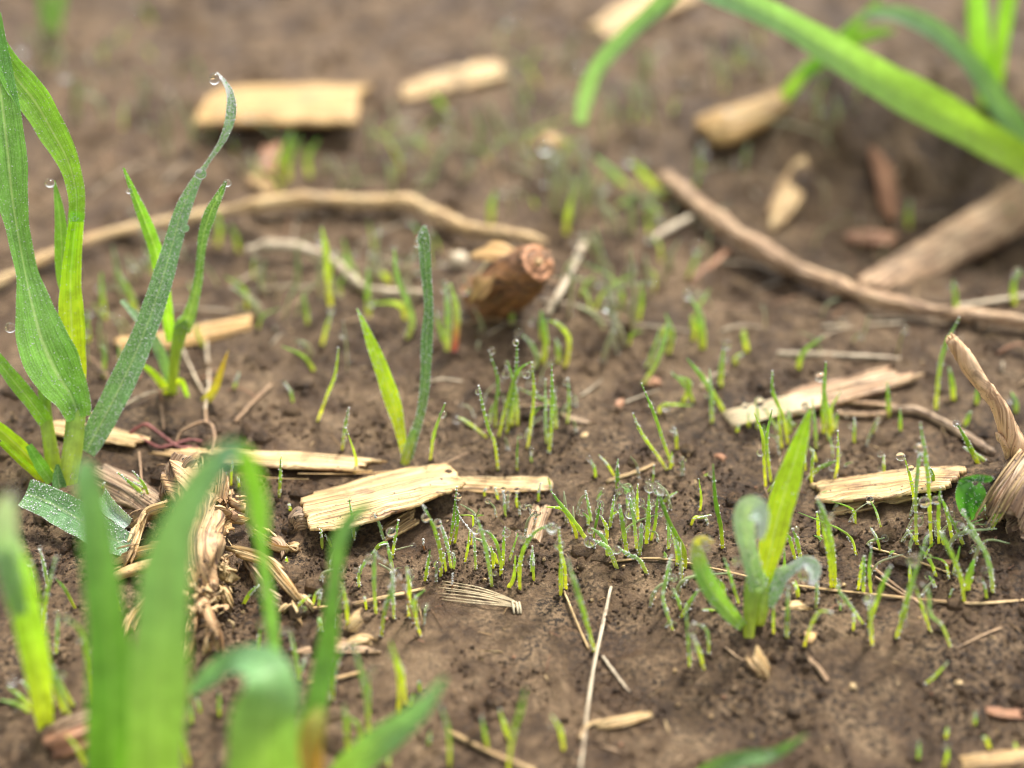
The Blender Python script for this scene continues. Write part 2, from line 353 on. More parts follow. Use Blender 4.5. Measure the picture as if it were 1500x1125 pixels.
L_YBR = leaf_mat('leaf_yellowing', (0.10, 0.22, 0.05), (0.45, 0.42, 0.03), (0.34, 0.20, 0.05))
L_WEED = leaf_mat('leaf_weed', (0.05, 0.19, 0.03), (0.05, 0.20, 0.03), (0.10, 0.30, 0.06), veins=2, trans=0.3)
SPR = {'h': leaf_mat('sprout_pale_green', (0.52, 0.50, 0.26), (0.42, 0.48, 0.24), (0.32, 0.44, 0.23), veins=2, trans=0.22, glow=1.2),
       'g': leaf_mat('sprout_green', (0.62, 0.64, 0.12), (0.38, 0.50, 0.12), (0.24, 0.42, 0.14), veins=2, trans=0.40, glow=2.0),
       'y': leaf_mat('sprout_yellow', (0.70, 0.68, 0.14), (0.54, 0.62, 0.12), (0.38, 0.52, 0.12), veins=2, trans=0.40, glow=2.0),
       'd': leaf_mat('sprout_dark', (0.55, 0.55, 0.08), (0.24, 0.38, 0.06), (0.18, 0.34, 0.08), veins=2, trans=0.36, glow=2.0),
       't': leaf_mat('sprout_teal', (0.60, 0.62, 0.18), (0.36, 0.50, 0.22), (0.32, 0.48, 0.26), veins=2, trans=0.36, glow=2.0, frost=0.3),
       'p': leaf_mat('sprout_pale', (0.50, 0.42, 0.28), (0.46, 0.45, 0.28), (0.40, 0.46, 0.30), veins=2, trans=0.22, glow=1.2),
       'r': leaf_mat('sprout_red_foot', (0.62, 0.14, 0.18), (0.48, 0.54, 0.22), (0.36, 0.50, 0.28), veins=2, trans=0.36, glow=2.0),
       'b': leaf_mat('sprout_browned', (0.42, 0.20, 0.10), (0.38, 0.19, 0.09), (0.30, 0.36, 0.05), veins=2, trans=0.2)}

# ---------------------------------------------------------------- ground
def axis(lo, hi, st, far, g):
    a = list(np.arange(lo, hi, st)); s = st; x = a[-1]
    while x < far: s *= g; x += s; a.append(x)
    s = st; x = a[0]; b = []
    lo2 = -far if far < 2000 else -far
    while x > lo2: s *= g; x -= s; b.append(x)
    return np.array(b[::-1] + a)
xs = axis(-17.5, 17.5, 0.062, 4000, 1.035)
ys = axis(-17.5, 9.0, 0.062, 6000, 1.018); ys = ys[ys > -400]
X, Y = np.meshgrid(xs, ys)
far = np.clip((np.hypot(X, Y) - 60) / 300, 0, 1)
H = base_h(X, Y) * (1 - far * 0.6)
pat = np.clip(pn(X / 2.6, Y / 2.6, 11) * 1.6 + 0.45, 0, 1)          # crumbly patches against smooth crust
fine = 0.035 * pn(X / 0.75, Y / 0.75, 12) + pat * (0.085 * np.abs(pn(X / 0.42, Y / 0.42, 13)) + 0.035 * pn(X / 0.2, Y / 0.2, 14)) + 0.012 * pn(X / 0.14, Y / 0.14, 15)
cl = np.clip(pn(X / 1.4, Y / 1.4, 16) - 0.2, 0, 1) * 0.9 * np.clip((Y - 0) / 8, 0, 1) + np.clip(pn(X / 0.9, Y / 0.9, 17) - 0.28, 0, 1) * 0.28
H = H + fine + cl * (1 - far)
ny, nx = X.shape
co = np.stack([X, Y, H], -1).reshape(-1, 3).astype(np.float32) * S
me = bpy.data.meshes.new('soil'); me.vertices.add(nx * ny); me.vertices.foreach_set('co', co.ravel())
ii = (np.arange(ny - 1)[:, None] * nx + np.arange(nx - 1)[None, :]).ravel()
q = np.stack([ii, ii + 1, ii + nx + 1, ii + nx], 1).astype(np.int32); nf = len(q)
me.loops.add(nf * 4); me.loops.foreach_set('vertex_index', q.ravel()); me.polygons.add(nf)
me.polygons.foreach_set('loop_start', np.arange(nf, dtype=np.int32) * 4); me.polygons.foreach_set('loop_total', np.full(nf, 4, np.int32))
me.polygons.foreach_set('use_smooth', np.ones(nf, bool)); me.update(calc_edges=True); me.materials.append(SOIL)
ground = bpy.data.objects.new('soil', me); col.objects.link(ground); tag(ground, kind='structure')

def scatter(name, N, region, rlo, rhi, mat, dens_seed, thr, zoff=0.3, sq=(0.6, 1.0), power=2.2):
    iv = np.array(ICO0[0]); fv = np.array(ICO0[1]); g = np.random.RandomState(dens_seed)
    x0, x1, y0, y1 = region; P = []
    while len(P) < N:
        x = g.uniform(x0, x1, 4000); y = g.uniform(y0, y1, 4000); k = pn(x / 2.6, y / 2.6, 11) * 1.6 + 0.45 + 0.5 * pn(x / 0.9, y / 0.9, 21)
        for a, b, c in zip(x, y, k):
            if c > thr + g.rand() * 0.5: P.append((a, b))
    P = np.array(P[:N]); r = rlo + (rhi - rlo) * g.rand(N) ** power; h = base_h(P[:, 0], P[:, 1]) + 0.02
    V = iv[None] * (1 + g.uniform(-0.28, 0.28, (N, len(iv), 1))); sc3 = np.stack([g.uniform(*sq, N), g.uniform(*sq, N), g.uniform(*sq, N)], 1)
    V = V * sc3[:, None, :] * r[:, None, None]
    V[:, :, 0] += P[:, 0, None]; V[:, :, 1] += P[:, 1, None]; V[:, :, 2] += (h + r * zoff)[:, None]
    Fc = (fv[None] + (np.arange(N) * len(iv))[:, None, None]).reshape(-1, 3).astype(np.int32)
    me = bpy.data.meshes.new(name); me.vertices.add(N * len(iv)); me.vertices.foreach_set('co', (V.reshape(-1) * S).astype(np.float32))
    me.loops.add(len(Fc) * 3); me.loops.foreach_set('vertex_index', Fc.ravel()); me.polygons.add(len(Fc))
    me.polygons.foreach_set('loop_start', np.arange(len(Fc), dtype=np.int32) * 3); me.polygons.foreach_set('loop_total', np.full(len(Fc), 3, np.int32))
    me.polygons.foreach_set('use_smooth', np.ones(len(Fc), bool))
    me.update(calc_edges=True); me.materials.append(mat); o = bpy.data.objects.new(name, me); col.objects.link(o); return o
cr1 = scatter('soil_crumbs', 42000, (-15, 15, -16, 9), 0.010, 0.062, CRUMB, 5, 0.02)
tag(cr1, 'tiny dark wet crumbs of soil strewn over the smooth crust', 'soil crumbs', kind='stuff')
cr2 = scatter('soil_clods', 3200, (-26, 30, -14, 45), 0.06, 0.42, SOIL, 6, 0.3, zoff=0.0, power=4)
tag(cr2, 'small brown lumps of soil lying across the field', 'soil clods', kind='stuff')
cr3 = scatter('soil_lumps', 1500, (-14, 15, -17, 4), 0.03, 0.17, SOIL, 8, 0.0, zoff=0.1, power=2.5)
tag(cr3, 'fine brown soil aggregates lying on the near ground', 'soil lumps', kind='stuff')
# straw chaff and grit too small to count
mb = MB(); g = random.Random(4)
for k in range(1500):
    x, y = g.uniform(-20, 22), g.uniform(-15, 32); z = hz(x, y) + 0.05; a = g.uniform(0, 6.28); ln = g.choice((0.06, 0.1, 0.1, 0.18, 0.3, 0.5) if y < 4 else (0.2, .4, .9, 1.4)) * g.uniform(.6, 1.4)
    d = Vector((math.cos(a), math.sin(a), g.uniform(-0.1, 0.35))) * ln; p = Vector((x, y, z)); r = g.uniform(0.008, 0.022) + (0.03 if ln < 0.1 else 0)
    tube(mb, [tuple(p) + (r,), tuple(p + d * .5 + Vector((0, 0, .02))) + (r * 1.1,), tuple(p + d) + (r * 0.5,)], 4, 5, seed=k, flatz=0.5, m=g.choice((0, 0, 1, 2)))
tag(mb.build('chaff_bits', [STRAW, STRAWB, REDB]), 'loose specks of straw chaff sprinkled over the soil', 'chaff', kind='stuff')

# ---------------------------------------------------------------- dew drops (one shared sphere)
dm = bpy.data.meshes.new('dew_drop')
_v, _f = ico(4)
dm.from_pydata([(a, b, c * 0.94) for a, b, c in _v], [], _f); dm.polygons.foreach_set('use_smooth', [True] * len(_f)); dm.materials.append(DROP)
def drop(parent, base, p, r):
    o = bpy.data.objects.new('dew_drop', dm); col.objects.link(o); o.parent = parent
    k = random.uniform(.82, 1.12) * r * S; e = random.uniform(.93, 1.06)
    o.location = (p - base) * S; o.scale = (k * e, k * e, k / e * random.uniform(.95, 1.15)); o.rotation_euler = (random.uniform(-.3, .3), random.uniform(-.3, .3), 0)
    return o

# ---------------------------------------------------------------- large leaves
LEAN = 0.0                              # how far a plant leans away per centimetre of height
def WL(px, py, y):
    d = FW * F + Vector((1, 0, 0)) * (px - 750) + UPV * (562.5 - py)
    return CAM + d * ((y + LEAN * CAM.z - CAM.y) / (d.y - LEAN * d.z))
def rowsW(y0, pts):
    """(px, py, dy towards the camera, width_px, roll) on the leaning plane through the plant's base"""
    out = []
    for px, py, dy, wpx, roll in pts:
        p = WL(px, py, y0 - dy); out.append(tuple(p) + (cm(wpx, p), roll))
    return out
def rowsT(y0, pts):
    out = []
    for px, py, dy, wpx in pts:
        p = WL(px, py, y0 - dy); out.append(tuple(p) + (cm(wpx, p) / 2,))
    return out
def leaf(root, base, y0, pts, mats, name='leaf', **kw):
    mb = MB(); blade(mb, rowsW(y0, pts), **kw); return mb.build(name, [mats, BEAD], root, base)
def stem(root, base, y0, pts, mats, name='stem', **kw):
    mb = MB(); tube(mb, rowsT(y0, pts), **kw); return mb.build(name, [mats, BEAD], root, base)
def pdrop(root, base, y0, px, py, rpx, dy=0.1):
    p = WL(px, py, y0 - dy); return drop(root, base, p, cm(rpx, p))

# A: big plant on the left
LEAN = 0.62
b0 = G(100, 722, -0.1); y0 = b0.y
A = thing('cereal_plant', 'tall broad leaved green seedling with two thick pale stems at the left edge', 'seedling', b0)
stem(A, b0, y0, [(98, 722, 0, 30), (104, 680, 0, 29), (109, 640, 0, 28), (112, 600, 0, 27), (113, 575, 0, 20)], L_STEM, n=30, ns=14, ridge=0.05, beads=120, br=(.008, .016), flatz=.8)
stem(A, b0, y0, [(82, 705, -.25, 26), (74, 655, -.25, 21), (67, 610, -.25, 19), (64, 570, -.2, 17), (60, 545, -.2, 14)], L_STEM, n=30, ns=12, ridge=0.05, beads=80, br=(.008, .016), flatz=.8)
leaf(A, b0, y0, [(116, 612, .15, 34, 0), (104, 580, .3, 52, 0.1), (82, 545, .45, 76, 0.15), (62, 500, .5, 72, 0.1), (48, 450, .45, 56, 0.3), (37, 400, .4, 36, 0.5), (26, 340, .5, 34, 0.2),
                 (18, 290, .6, 44, 0), (11, 220, .7, 52, 0), (3, 150, .7, 48, 0), (-6, 90, .6, 40, 0), (-14, 20, .5, 30, 0)], L_BROAD, fold=.3, n=60, beads=420, edge=260, cols=13, wav=.03, br=(.007, .015))
leaf(A, b0, y0, [(110, 600, 0, 20, 0), (108, 540, -.1, 36, 0), (105, 480, -.1, 37, 0), (103, 420, -.1, 31, .1), (107, 360, -.1, 24, .2), (113, 310, 0, 22, .2)], L_LIME, fold=.35, beads=60, edge=120, br=(.007, .013))
leaf(A, b0, y0, [(112, 325, 0, 20, .2), (111, 280, .1, 25, .1), (99, 235, .2, 32, 0), (78, 195, .3, 42, 0), (52, 150, .4, 48, 0), (25, 115, .5, 44, 0), (2, 80, .5, 34, 0), (-14, 40, .5, 24, 0)], L_GRN, fold=.3, n=44, beads=200, edge=140, wav=.02, br=(.007, .014))
leaf(A, b0, y0, [(106, 400, -.3, 8, .4), (106, 340, -.25, 14, .3), (108, 300, -.2, 15, .3), (111, 272, -.1, 8, .3)], L_GRN, fold=.3)
leaf(A, b0, y0, [(98, 440, -.5, 12, 0), (92, 400, -.5, 20, 0), (90, 350, -.5, 20, .1), (86, 305, -.5, 13, .2), (79, 264, -.5, 3, .3)], L_GRN, fold=.4, edge=60, br=(.007, .014))
leaf(A, b0, y0, [(67, 618, 0, 20, 0), (48, 592, .1, 23, .2), (22, 560, .1, 22, .2), (-6, 525, .1, 18, .2), (-30, 500, .1, 12, .2)], L_GRN, fold=.45, beads=60, edge=80, br=(.007, .014))
leaf(A, b0, y0, [(72, 700, .1, 22, 0), (50, 678, .1, 24, 0), (25, 652, .2, 23, 0), (0, 630, .2, 20, 0), (-30, 610, .2, 12, 0)], L_LIME, fold=.6, edge=40, br=(.007, .013))
leaf(A, b0, y0, [(76, 706, .25, 16, 0), (60, 682, .25, 18, 0), (42, 652, .25, 10, 0)], L_GRN, fold=.4)
leaf(A, b0, y0, [(60, 700, .2, 12, 0), (30, 675, .25, 10, 0), (0, 648, .3, 6, 0)], L_LIME, fold=.5)
leaf(A, b0, y0, [(126, 662, -.3, 26, 0), (144, 628, -.3, 36, 0), (168, 582, -.3, 38, 0), (193, 530, -.3, 36, 0), (216, 475, -.3, 34, 0), (236, 415, -.3, 30, 0), (252, 360, -.3, 27, .1), (266, 310, -.3, 23, .2),
                 (284, 268, -.3, 17, .5), (304, 236, -.3, 9, .9), (325, 205, -.3, 11, .5), (337, 172, -.3, 15, .2), (337, 140, -.3, 12, .4), (328, 120, -.3, 7, .6), (317, 107, -.3, 3, .6)],
     L_TEAL, fold=.35, n=80, beads=1500, edge=520, cols=11, br=(.008, .019))
leaf(A, b0, y0, [(92, 735, .3, 20, 0), (86, 705, .3, 18, 0), (84, 680, .3, 5, 0)], L_DARK, fold=.5)
for a in [(314, 116, 8, -.2), (294, 255, 8, -.1), (271, 334, 6, -.1), (73, 268, 7, -.4), (15, 480, 7, .6), (133, 607, 5, -.1), (126, 622, 5, -.1), (108, 698, 6, .5), (140, 648, 4, -.1), (100, 562, 4, .6)]: pdrop(A, b0, y0, *a)

LEAN = 0.0
# teal cut blade lying at its foot
b1 = G(110, 760); mb = MB(); P = [(38, 722, .75, 40, 0), (70, 735, .7, 46, .1), (110, 757, .6, 48, .1), (150, 782, .4, 44, 0), (190, 800, .2, 36, 0)]
r_ = []
for px, py, off, wp, ro in P:
    p = G(px, py, off); r_.append(tuple(p) + (cm(wp, p), ro))
blade(mb, r_, fold=.2, beads=380, edge=120, wav=.03, br=(.009, .024), cols=11)
tag(mb.build('fallen_leaf', [L_TEAL, BEAD], None, b1), 'broad teal leaf blade with square cut end lying below the tall left seedling', 'leaf')
b1 = G(170, 745); mb = MB(); r_ = []
for px, py, off, wp, ro in [(148, 728, .3, 24, 0), (165, 745, .35, 26, .4), (190, 768, .2, 18, .2)]:
    p = G(px, py, off); r_.append(tuple(p) + (cm(wp, p), ro))
blade(mb, r_, fold=.5, beads=100, edge=40, n=14)
tag(mb.build('leaf_scrap', [L_SILV, BEAD], None, b1), 'small folded silvery green leaf scrap beside the cut teal blade', 'leaf')

# B: second plant
b0 = G(253, 580, -.1); y0 = b0.y
B = thing('cereal_plant', 'smaller four leaved seedling standing behind the long teal blade', 'seedling', b0)
stem(B, b0, y0, [(253, 582, 0, 14), (254, 550, 0, 14), (257, 520, 0, 16), (262, 495, 0, 20), (266, 478, 0, 22), (272, 466, 0, 14)], L_STEM, n=26, ns=12, beads=60, br=(.01, .018))
leaf(B, b0, y0, [(268, 484, .1, 22, 0), (279, 455, .1, 18, .2), (289, 415, .1, 14, .3), (293, 380, .1, 12, .3), (298, 345, .1, 15, 0), (308, 312, .1, 17, 0), (320, 288, .1, 12, .1), (331, 266, .1, 4, 0)], L_DARK, n=44, edge=150, beads=100, br=(.009, .018))
leaf(B, b0, y0, [(250, 500, -.1, 12, 0), (245, 460, -.1, 17, 0), (238, 410, -.1, 20, 0), (229, 370, -.1, 21, 0), (215, 330, -.15, 18, 0), (198, 288, -.2, 12, 0), (181, 246, -.3, 3, 0)], L_GRN, n=40, edge=90, beads=60, br=(.009, .018))
leaf(B, b0, y0, [(248, 562, -.2, 10, 0), (240, 530, -.2, 15, 0), (227, 502, -.2, 15, .2), (205, 470, -.3, 12, .2), (178, 440, -.5, 6, .2)], L_TEAL, beads=120, edge=40, br=(.009, .02))
leaf(B, b0, y0, [(247, 576, .1, 12, 0), (236, 560, .1, 11, 0), (222, 545, .1, 9, 0), (208, 534, .1, 4, 0)], L_LIME)
leaf(B, b0, y0, [(256, 590, .3, 16, 0), (275, 598, .3, 14, .3), (296, 592, .3, 13, 0), (314, 570, .3, 12, 0), (323, 545, .3, 9, 0), (335, 512, .3, 2, 0)], L_YBR, beads=20)
leaf(B, b0, y0, [(258, 560, .1, 8, 0), (266, 560, .15, 8, 0), (275, 582, .2, 5, 0)], L_LIME)
for a in [(333, 268, 6, .1), (320, 290, 5, .2), (189, 280, 4, -.1), (216, 478, 4, .3), (232, 522, 4, -.1)]: pdrop(B, b0, y0, *a)

# C: two-leaf seedling in the centre
LEAN = 0.55
b0 = G(593, 682, -.1); y0 = b0.y
Cc = thing('cereal_seedling', 'lone two leaved seedling with one lime and one dark blade behind the pale flake', 'seedling', b0)
stem(Cc, b0, y0, [(592, 684, 0, 13), (596, 664, 0, 14), (602, 646, 0, 14), (608, 628, 0, 11)], L_STEM, n=16, ns=10, beads=90, br=(.009, .018))
leaf(Cc, b0, y0, [(592, 670, -.05, 7, 0), (588, 640, -.05, 14, 0), (580, 605, -.1, 21, 0), (570, 572, -.1, 24, 0), (557, 535, -.1, 21, 0), (543, 500, -.15, 15, 0), (532, 472, -.15, 8, 0), (523, 452, -.2, 2, 0)], L_LIME, n=44, edge=240, beads=160, br=(.008, .015), fold=.2)
leaf(Cc, b0, y0, [(598, 672, .05, 13, 0), (606, 640, .05, 14, 0), (615, 610, .05, 13, .1), (621, 575, .05, 14, .1), (624, 535, .05, 16, 0), (625, 500, .05, 17, 0), (628, 450, .05, 14, 0), (625, 410, .05, 15, 0), (622, 370, .05, 17, 0), (621, 350, .05, 17, 0), (622, 330, .05, 5, 0)],
     L_DARK, n=56, edge=380, beads=420, br=(.008, .016), fold=.35)
pdrop(Cc, b0, y0, 617, 348, 9, .15); pdrop(Cc, b0, y0, 610, 358, 4, .15); pdrop(Cc, b0, y0, 605, 622, 4, .1)

# D: right seedling
b0 = G(1098, 945, -.1); y0 = b0.y
Dd = thing('cereal_seedling', 'bright seedling with one upright lime blade and curled silvery leaves right of centre', 'seedling', b0)
stem(Dd, b0, y0, [(1096, 945, 0, 16), (1098, 915, 0, 18), (1100, 885, .1, 22), (1104, 855, .15, 26), (1108, 830, .2, 18)], L_STEM, n=22, ns=12, ridge=.04)
stem(Dd, b0, y0, [(1112, 915, -.1, 16), (1115, 890, -.1, 22), (1118, 860, -.1, 20), (1120, 840, -.1, 12)], L_STEM, name='side_shoot', n=16, ns=10)
leaf(Dd, b0, y0, [(1114, 872, 0, 14, 0), (1122, 835, 0, 26, 0), (1131, 795, 0, 36, 0), (1141, 752, -.1, 39, 0), (1153, 710, -.15, 37, 0), (1165, 670, -.2, 29, 0), (1176, 635, -.25, 18, 0), (1187, 600, -.3, 4, 0)], L_LIME, n=50, edge=90, beads=30, br=(.008, .014), fold=.22)
leaf(Dd, b0, y0, [(1112, 862, .5, 24, 0), (1102, 830, .8, 26, .2), (1094, 795, 1.1, 26, 0), (1090, 765, 1.4, 30, 0), (1096, 746, 1.6, 36, .1), (1110, 746, 1.9, 34, .2), (1118, 765, 2.1, 22, .5), (1114, 790, 2.1, 10, .6)], L_SILV, n=40, fold=.3, beads=200, edge=80)
leaf(Dd, b0, y0, [(1088, 918, .1, 14, 0), (1070, 900, .3, 22, 0), (1048, 872, .5, 26, 0), (1030, 842, .7, 27, .2), (1020, 815, .8, 24, .4), (1018, 796, .8, 16, .7), (1030, 790, .9, 13, .3), (1046, 794, 1, 3, 0)], L_CURL, n=44, fold=.4, beads=60, edge=60)
leaf(Dd, b0, y0, [(1124, 888, 0, 16, 0), (1132, 862, 0, 28, .1), (1145, 842, 0, 24, 0), (1162, 830, .1, 16, .4), (1178, 822, .1, 16, 0), (1190, 830, .2, 22, 0), (1192, 848, .3, 14, 0), (1186, 856, .3, 4, 0)], L_SILV, n=40, fold=.45, beads=320, edge=140)
for a in [(1094, 812, 9, 1.2), (1105, 853, 10, .7), (1112, 862, 7, .7), (1080, 822, 6, 1.1), (1178, 842, 9, .3), (1035, 802, 6, .9)]: pdrop(Dd, b0, y0, *a)

LEAN = 0.0
# E: out-of-focus blades close to the lens, one plant rooted below the frame
b0 = G(215, 1230, -.1); y0 = b0.y
E = thing('cereal_plant', 'big blurred green plant nearest the camera at the lower left', 'seedling', b0)
leaf(E, b0, y0, [(190, 1230, 0, 60, 0), (165, 1125, -.2, 72, 0), (165, 1040, -.5, 72, 0), (160, 950, -.9, 62, 0), (149, 850, -1.3, 52, 0), (138, 760, -1.7, 44, 0), (127, 700, -2.0, 36, 0), (122, 672, -2.2, 10, 0)], L_FORE, fold=.25, n=46)
leaf(E, b0, y0, [(215, 1235, .3, 80, 0), (225, 1125, .2, 80, 0), (232, 1020, 0, 84, 0), (236, 930, -.2, 80, 0), (243, 840, -.5, 72, 0), (258, 775, -.7, 58, .2), (288, 715, -.9, 50, .3), (322, 670, -1.1, 42, .4), (350, 652, -1.4, 24, .5)], L_FORET, fold=.25, n=54)
leaf(E, b0, y0, [(346, 652, -1.35, 18, .3), (362, 675, -1.6, 30, .2), (372, 715, -1.8, 31, 0), (380, 760, -2.0, 26, 0), (384, 800, -2.3, 15, .3), (389, 850, -2.5, 17, 0), (396, 900, -2.7, 19, 0), (402, 950, -2.8, 16, 0), (405, 978, -2.9, 4, 0)], L_FORE, fold=.3, n=44, edge=60)
for a in [(383, 868, 5, -2.2), (384, 915, 5, -2.3)]: pdrop(E, b0, y0, *a)
b0 = G(400, 1240, -.1); y0 = b0.y
E2 = thing('cereal_plant', 'blurred plant at the bottom edge with arching teal blade and orange withered tip', 'seedling', b0)
leaf(E2, b0, y0, [(395, 1240, 0, 90, 0), (386, 1140, 0, 108, 0), (388, 1060, -.1, 100, 0), (396, 1010, -.3, 84, .1), (385, 975, -.7, 58, .3), (345, 968, -1.1, 40, .5), (308, 990, -1.4, 30, .3), (280, 1015, -1.6, 8, 0)], L_FORET, fold=.2, n=46)
leaf(E2, b0, y0, [(436, 1225, -.3, 50, 0), (442, 1150, -.5, 60, 0), (450, 1100, -.7, 50, 0), (460, 1065, -.9, 34, 0), (470, 1035, -1.2, 14, 0)], L_ORANGE, name='withered_leaf', fold=.3)
leaf(E2, b0, y0, [(438, 1150, -.8, 24, 0), (452, 1080, -1.3, 30, 0), (466, 1020, -1.8, 32, 0), (478, 960, -2.3, 31, 0), (486, 890, -2.7, 22, 0), (491, 840, -3.0, 19, 0), (497, 795, -3.2, 23, 0), (512, 762, -3.4, 22, .2), (530, 745, -3.5, 14, .3), (547, 735, -3.6, 3, .3)], L_FORE, fold=.3, n=46)
b0 = G(470, 1190, -.1); y0 = b0.y
E3 = thing('cereal_seedling', 'short blurred teal blade slanting up right from the bottom edge', 'seedling', b0)
leaf(E3, b0, y0, [(475, 1190, 0, 34, 0), (510, 1130, 0, 48, 0), (550, 1092, .1, 46, 0), (590, 1062, .1, 38, 0), (622, 1032, .2, 26, 0), (652, 992, .3, 5, 0)], L_FORET, fold=.25, n=34)
pdrop(E3, b0, y0, 622, 1022, 5, .4)
b0 = G(68, 1072, -.1); y0 = b0.y
E4 = thing('cereal_seedling', 'seedling with yellow foot and wide blurred blade in the lower left corner', 'seedling', b0)
leaf(E4, b0, y0, [(68, 1074, 0, 18, 0), (62, 1030, 0, 30, 0), (54, 975, .1, 37, 0), (42, 915, .3, 42, 0), (28, 860, .5, 46, 0), (14, 815, .8, 44, 0), (3, 780, 1, 36, 0)], L_CORN, fold=.4, n=40, edge=60)
leaf(E4, b0, y0, [(30, 900, .8, 20, 0), (14, 840, 1, 34, 0), (4, 790, 1.2, 40, 0), (6, 750, 1.3, 34, .1), (14, 722, 1.4, 14, .2)], L_SILV, fold=.4, n=30, beads=60, edge=60)
pdrop(E4, b0, y0, 16, 722, 8, 1.5)
b0 = G(1010, 1160, -.1); y0 = b0.y
E5 = thing('cereal_seedling', 'blurred green leaf tip poking in from the bottom edge right of centre', 'seedling', b0)
leaf(E5, b0, y0, [(1000, 1165, 0, 16, 0), (1040, 1128, .1, 24, 0), (1090, 1112, .2, 24, 0), (1135, 1104, .2, 18, 0), (1182, 1076, .3, 3, 0)], L_DARK, fold=.3, n=30)
pdrop(E5, b0, y0, 1128, 1106, 6, .4)

# G: blurred plant at the upper right
b0 = G(1600, 330, -.1); y0 = b0.y
Gp = thing('cereal_plant', 'large blurred plant at the upper right with a long broad blade slanting to the top', 'seedling', b0)
leaf(Gp, b0, y0, [(1600, 330, 0, 22, 0), (1550, 278, .5, 34, 0), (1500, 236, .8, 42, 0), (1440, 200, 1, 50, 0), (1370, 160, 1, 56, 0), (1300, 122, 1, 54, 0), (1230, 80, 1, 46, 0), (1150, 32, .8, 38, 0), (1060, -10, .4, 40, .1), (1000, -32, 0, 34, .3)], L_SLANT, fold=.3, n=60, beads=200)
leaf(Gp, b0, y0, [(1005, -30, 0, 26, 0), (960, 15, -.5, 26, .3), (915, 55, -1, 24, .2), (875, 100, -1.5, 23, .1), (858, 140, -2, 22, 0), (850, 180, -2.4, 16, 0)], L_TEAL, fold=.3, n=36)
leaf(Gp, b0, y0, [(1600, 320, -1, 26, 0), (1530, 235, -1, 34, 0), (1470, 160, -1, 32, 0), (1425, 95, -1, 26, 0), (1370, 45, -1.2, 28, .2), (1310, 20, -1.5, 22, .3), (1260, 22, -1.8, 8, .3)], L_TEAL, fold=.4, n=40)
# unseen leaves added to this plant, arching above the picture to shade the hollow
hc = flat(1390, 300); gb = G(1600, 330, -.1); g = random.Random(5)
for k in range(18):
    tx = hc + Vector((g.uniform(-6, 7), g.uniform(-2.5, 4), 0)); hh = g.uniform(11, 17); o_ = D * (hh / D.z); tp = Vector((tx.x + o_.x, tx.y + o_.y, hh)); m_ = gb.lerp(tp, .5); m_.z = hh * .85; e_ = tp + Vector((-4, g.uniform(-2, 1), -1.0))
    mb = MB(); blade(mb, [tuple(gb) + (.5, 0), tuple(m_) + (1.2, .2), tuple(tp) + (2.7, .5), tuple(e_) + (.2, .7)], n=26, fold=.25); mb.build('leaf', [L_FORE, BEAD], Gp, gb)
b0 = G(1452, 165, -.1); y0 = b0.y
Gq = thing('cereal_seedling', 'blurred upright yellow green blade at the top right corner', 'seedling', b0)
leaf(Gq, b0, y0, [(1452, 170, 0, 20, 0), (1442, 110, 0, 28, 0), (1434, 50, 0, 30, 0), (1430, -20, 0, 26, 0)], L_GRN, fold=.3, n=24)
leaf(Gq, b0, y0, [(1455, 165, 0, 14, 0), (1464, 80, -.1, 20, 0), (1475, 10, -.1, 22, 0), (1482, -30, -.2, 16, 0)], L_GRN, fold=.3, n=24)
b0 = G(1142, 152, -.1); y0 = b0.y
Gr = thing('cereal_seedling', 'blurred forked seedling growing from the tan husk behind the long blade', 'seedling', b0)
leaf(Gr, b0, y0, [(1142, 152, 0, 16, 0), (1175, 110, 0, 18, 0), (1210, 78, 0, 16, 0), (1250, 40, 0, 15, 0), (1290, 0, 0, 8, 0)], L_GRN, fold=.3, n=24)
leaf(Gr, b0, y0, [(1175, 110, 0, 14, 0), (1230, 70, 0, 22, 0), (1275, 50, 0, 18, 0), (1310, 45, 0, 6, 0)], L_GRN, fold=.3, n=24)
b0 = G(75, 60, -.1); y0 = b0.y
Gs = thing('cereal_seedling', 'very blurred bright green tuft at the top left edge', 'seedling', b0)
leaf(Gs, b0, y0, [(75, 55, 0, 20, 0), (66, 15, 0, 16, 0), (60, -30, 0, 14, 0)], L_DARK, n=14); leaf(Gs, b0, y0, [(80, 50, 0, 14, 0), (85, 10, 0, 18, 0), (95, -30, 0, 14, 0)], L_DARK, n=14)

# weed with a notched round leaf
b0 = G(1418, 782, -.05); y0 = b0.y
Wd = thing('weed_seedling', 'little weed with a notched heart shaped green leaf beside the weathered stalk', 'weed', b0)
def disc_leaf(outline, dy, bend, mat, bd):
    mb = MB(); c = W(sum(a for a, b in outline) / len(outline), sum(b for a, b in outline) / len(outline), y0 - dy); n = 48
    o = cr([(a, b) for a, b in outline] + [outline[0]], n); rings = 6; vs_ = [c]; uv = [(.5, .5)]; tt = [.0]
    for k in range(1, rings + 1):
        s = k / rings
        for a, b in o[:-1]:
            p = W(a, b, y0 - dy); q = c.lerp(p, s); q = q + Vector((0, -1, 0.4)) * (bend * s * s * (p - c).length + 0.02 * math.sin(5 * a + k)); vs_.append(q); uv.append((.5 + (a - outline[0][0]) * .01, s)); tt.append(s)
    m = n - 1; fs = [(0, 1 + k, 1 + (k + 1) % m) for k in range(m)]
    for r in range(rings - 1): fs += [(1 + r * m + k, 1 + (r + 1) * m + k, 1 + (r + 1) * m + (k + 1) % m, 1 + r * m + (k + 1) % m) for k in range(m)]
    mb.add(vs_, fs, uv, tt)
    for _ in range(bd): bead(mb, random.choice(vs_) + Vector((0, -.01, .01)), random.uniform(.008, .016))
    return mb.build('leaf', [mat, BEAD], Wd, b0)
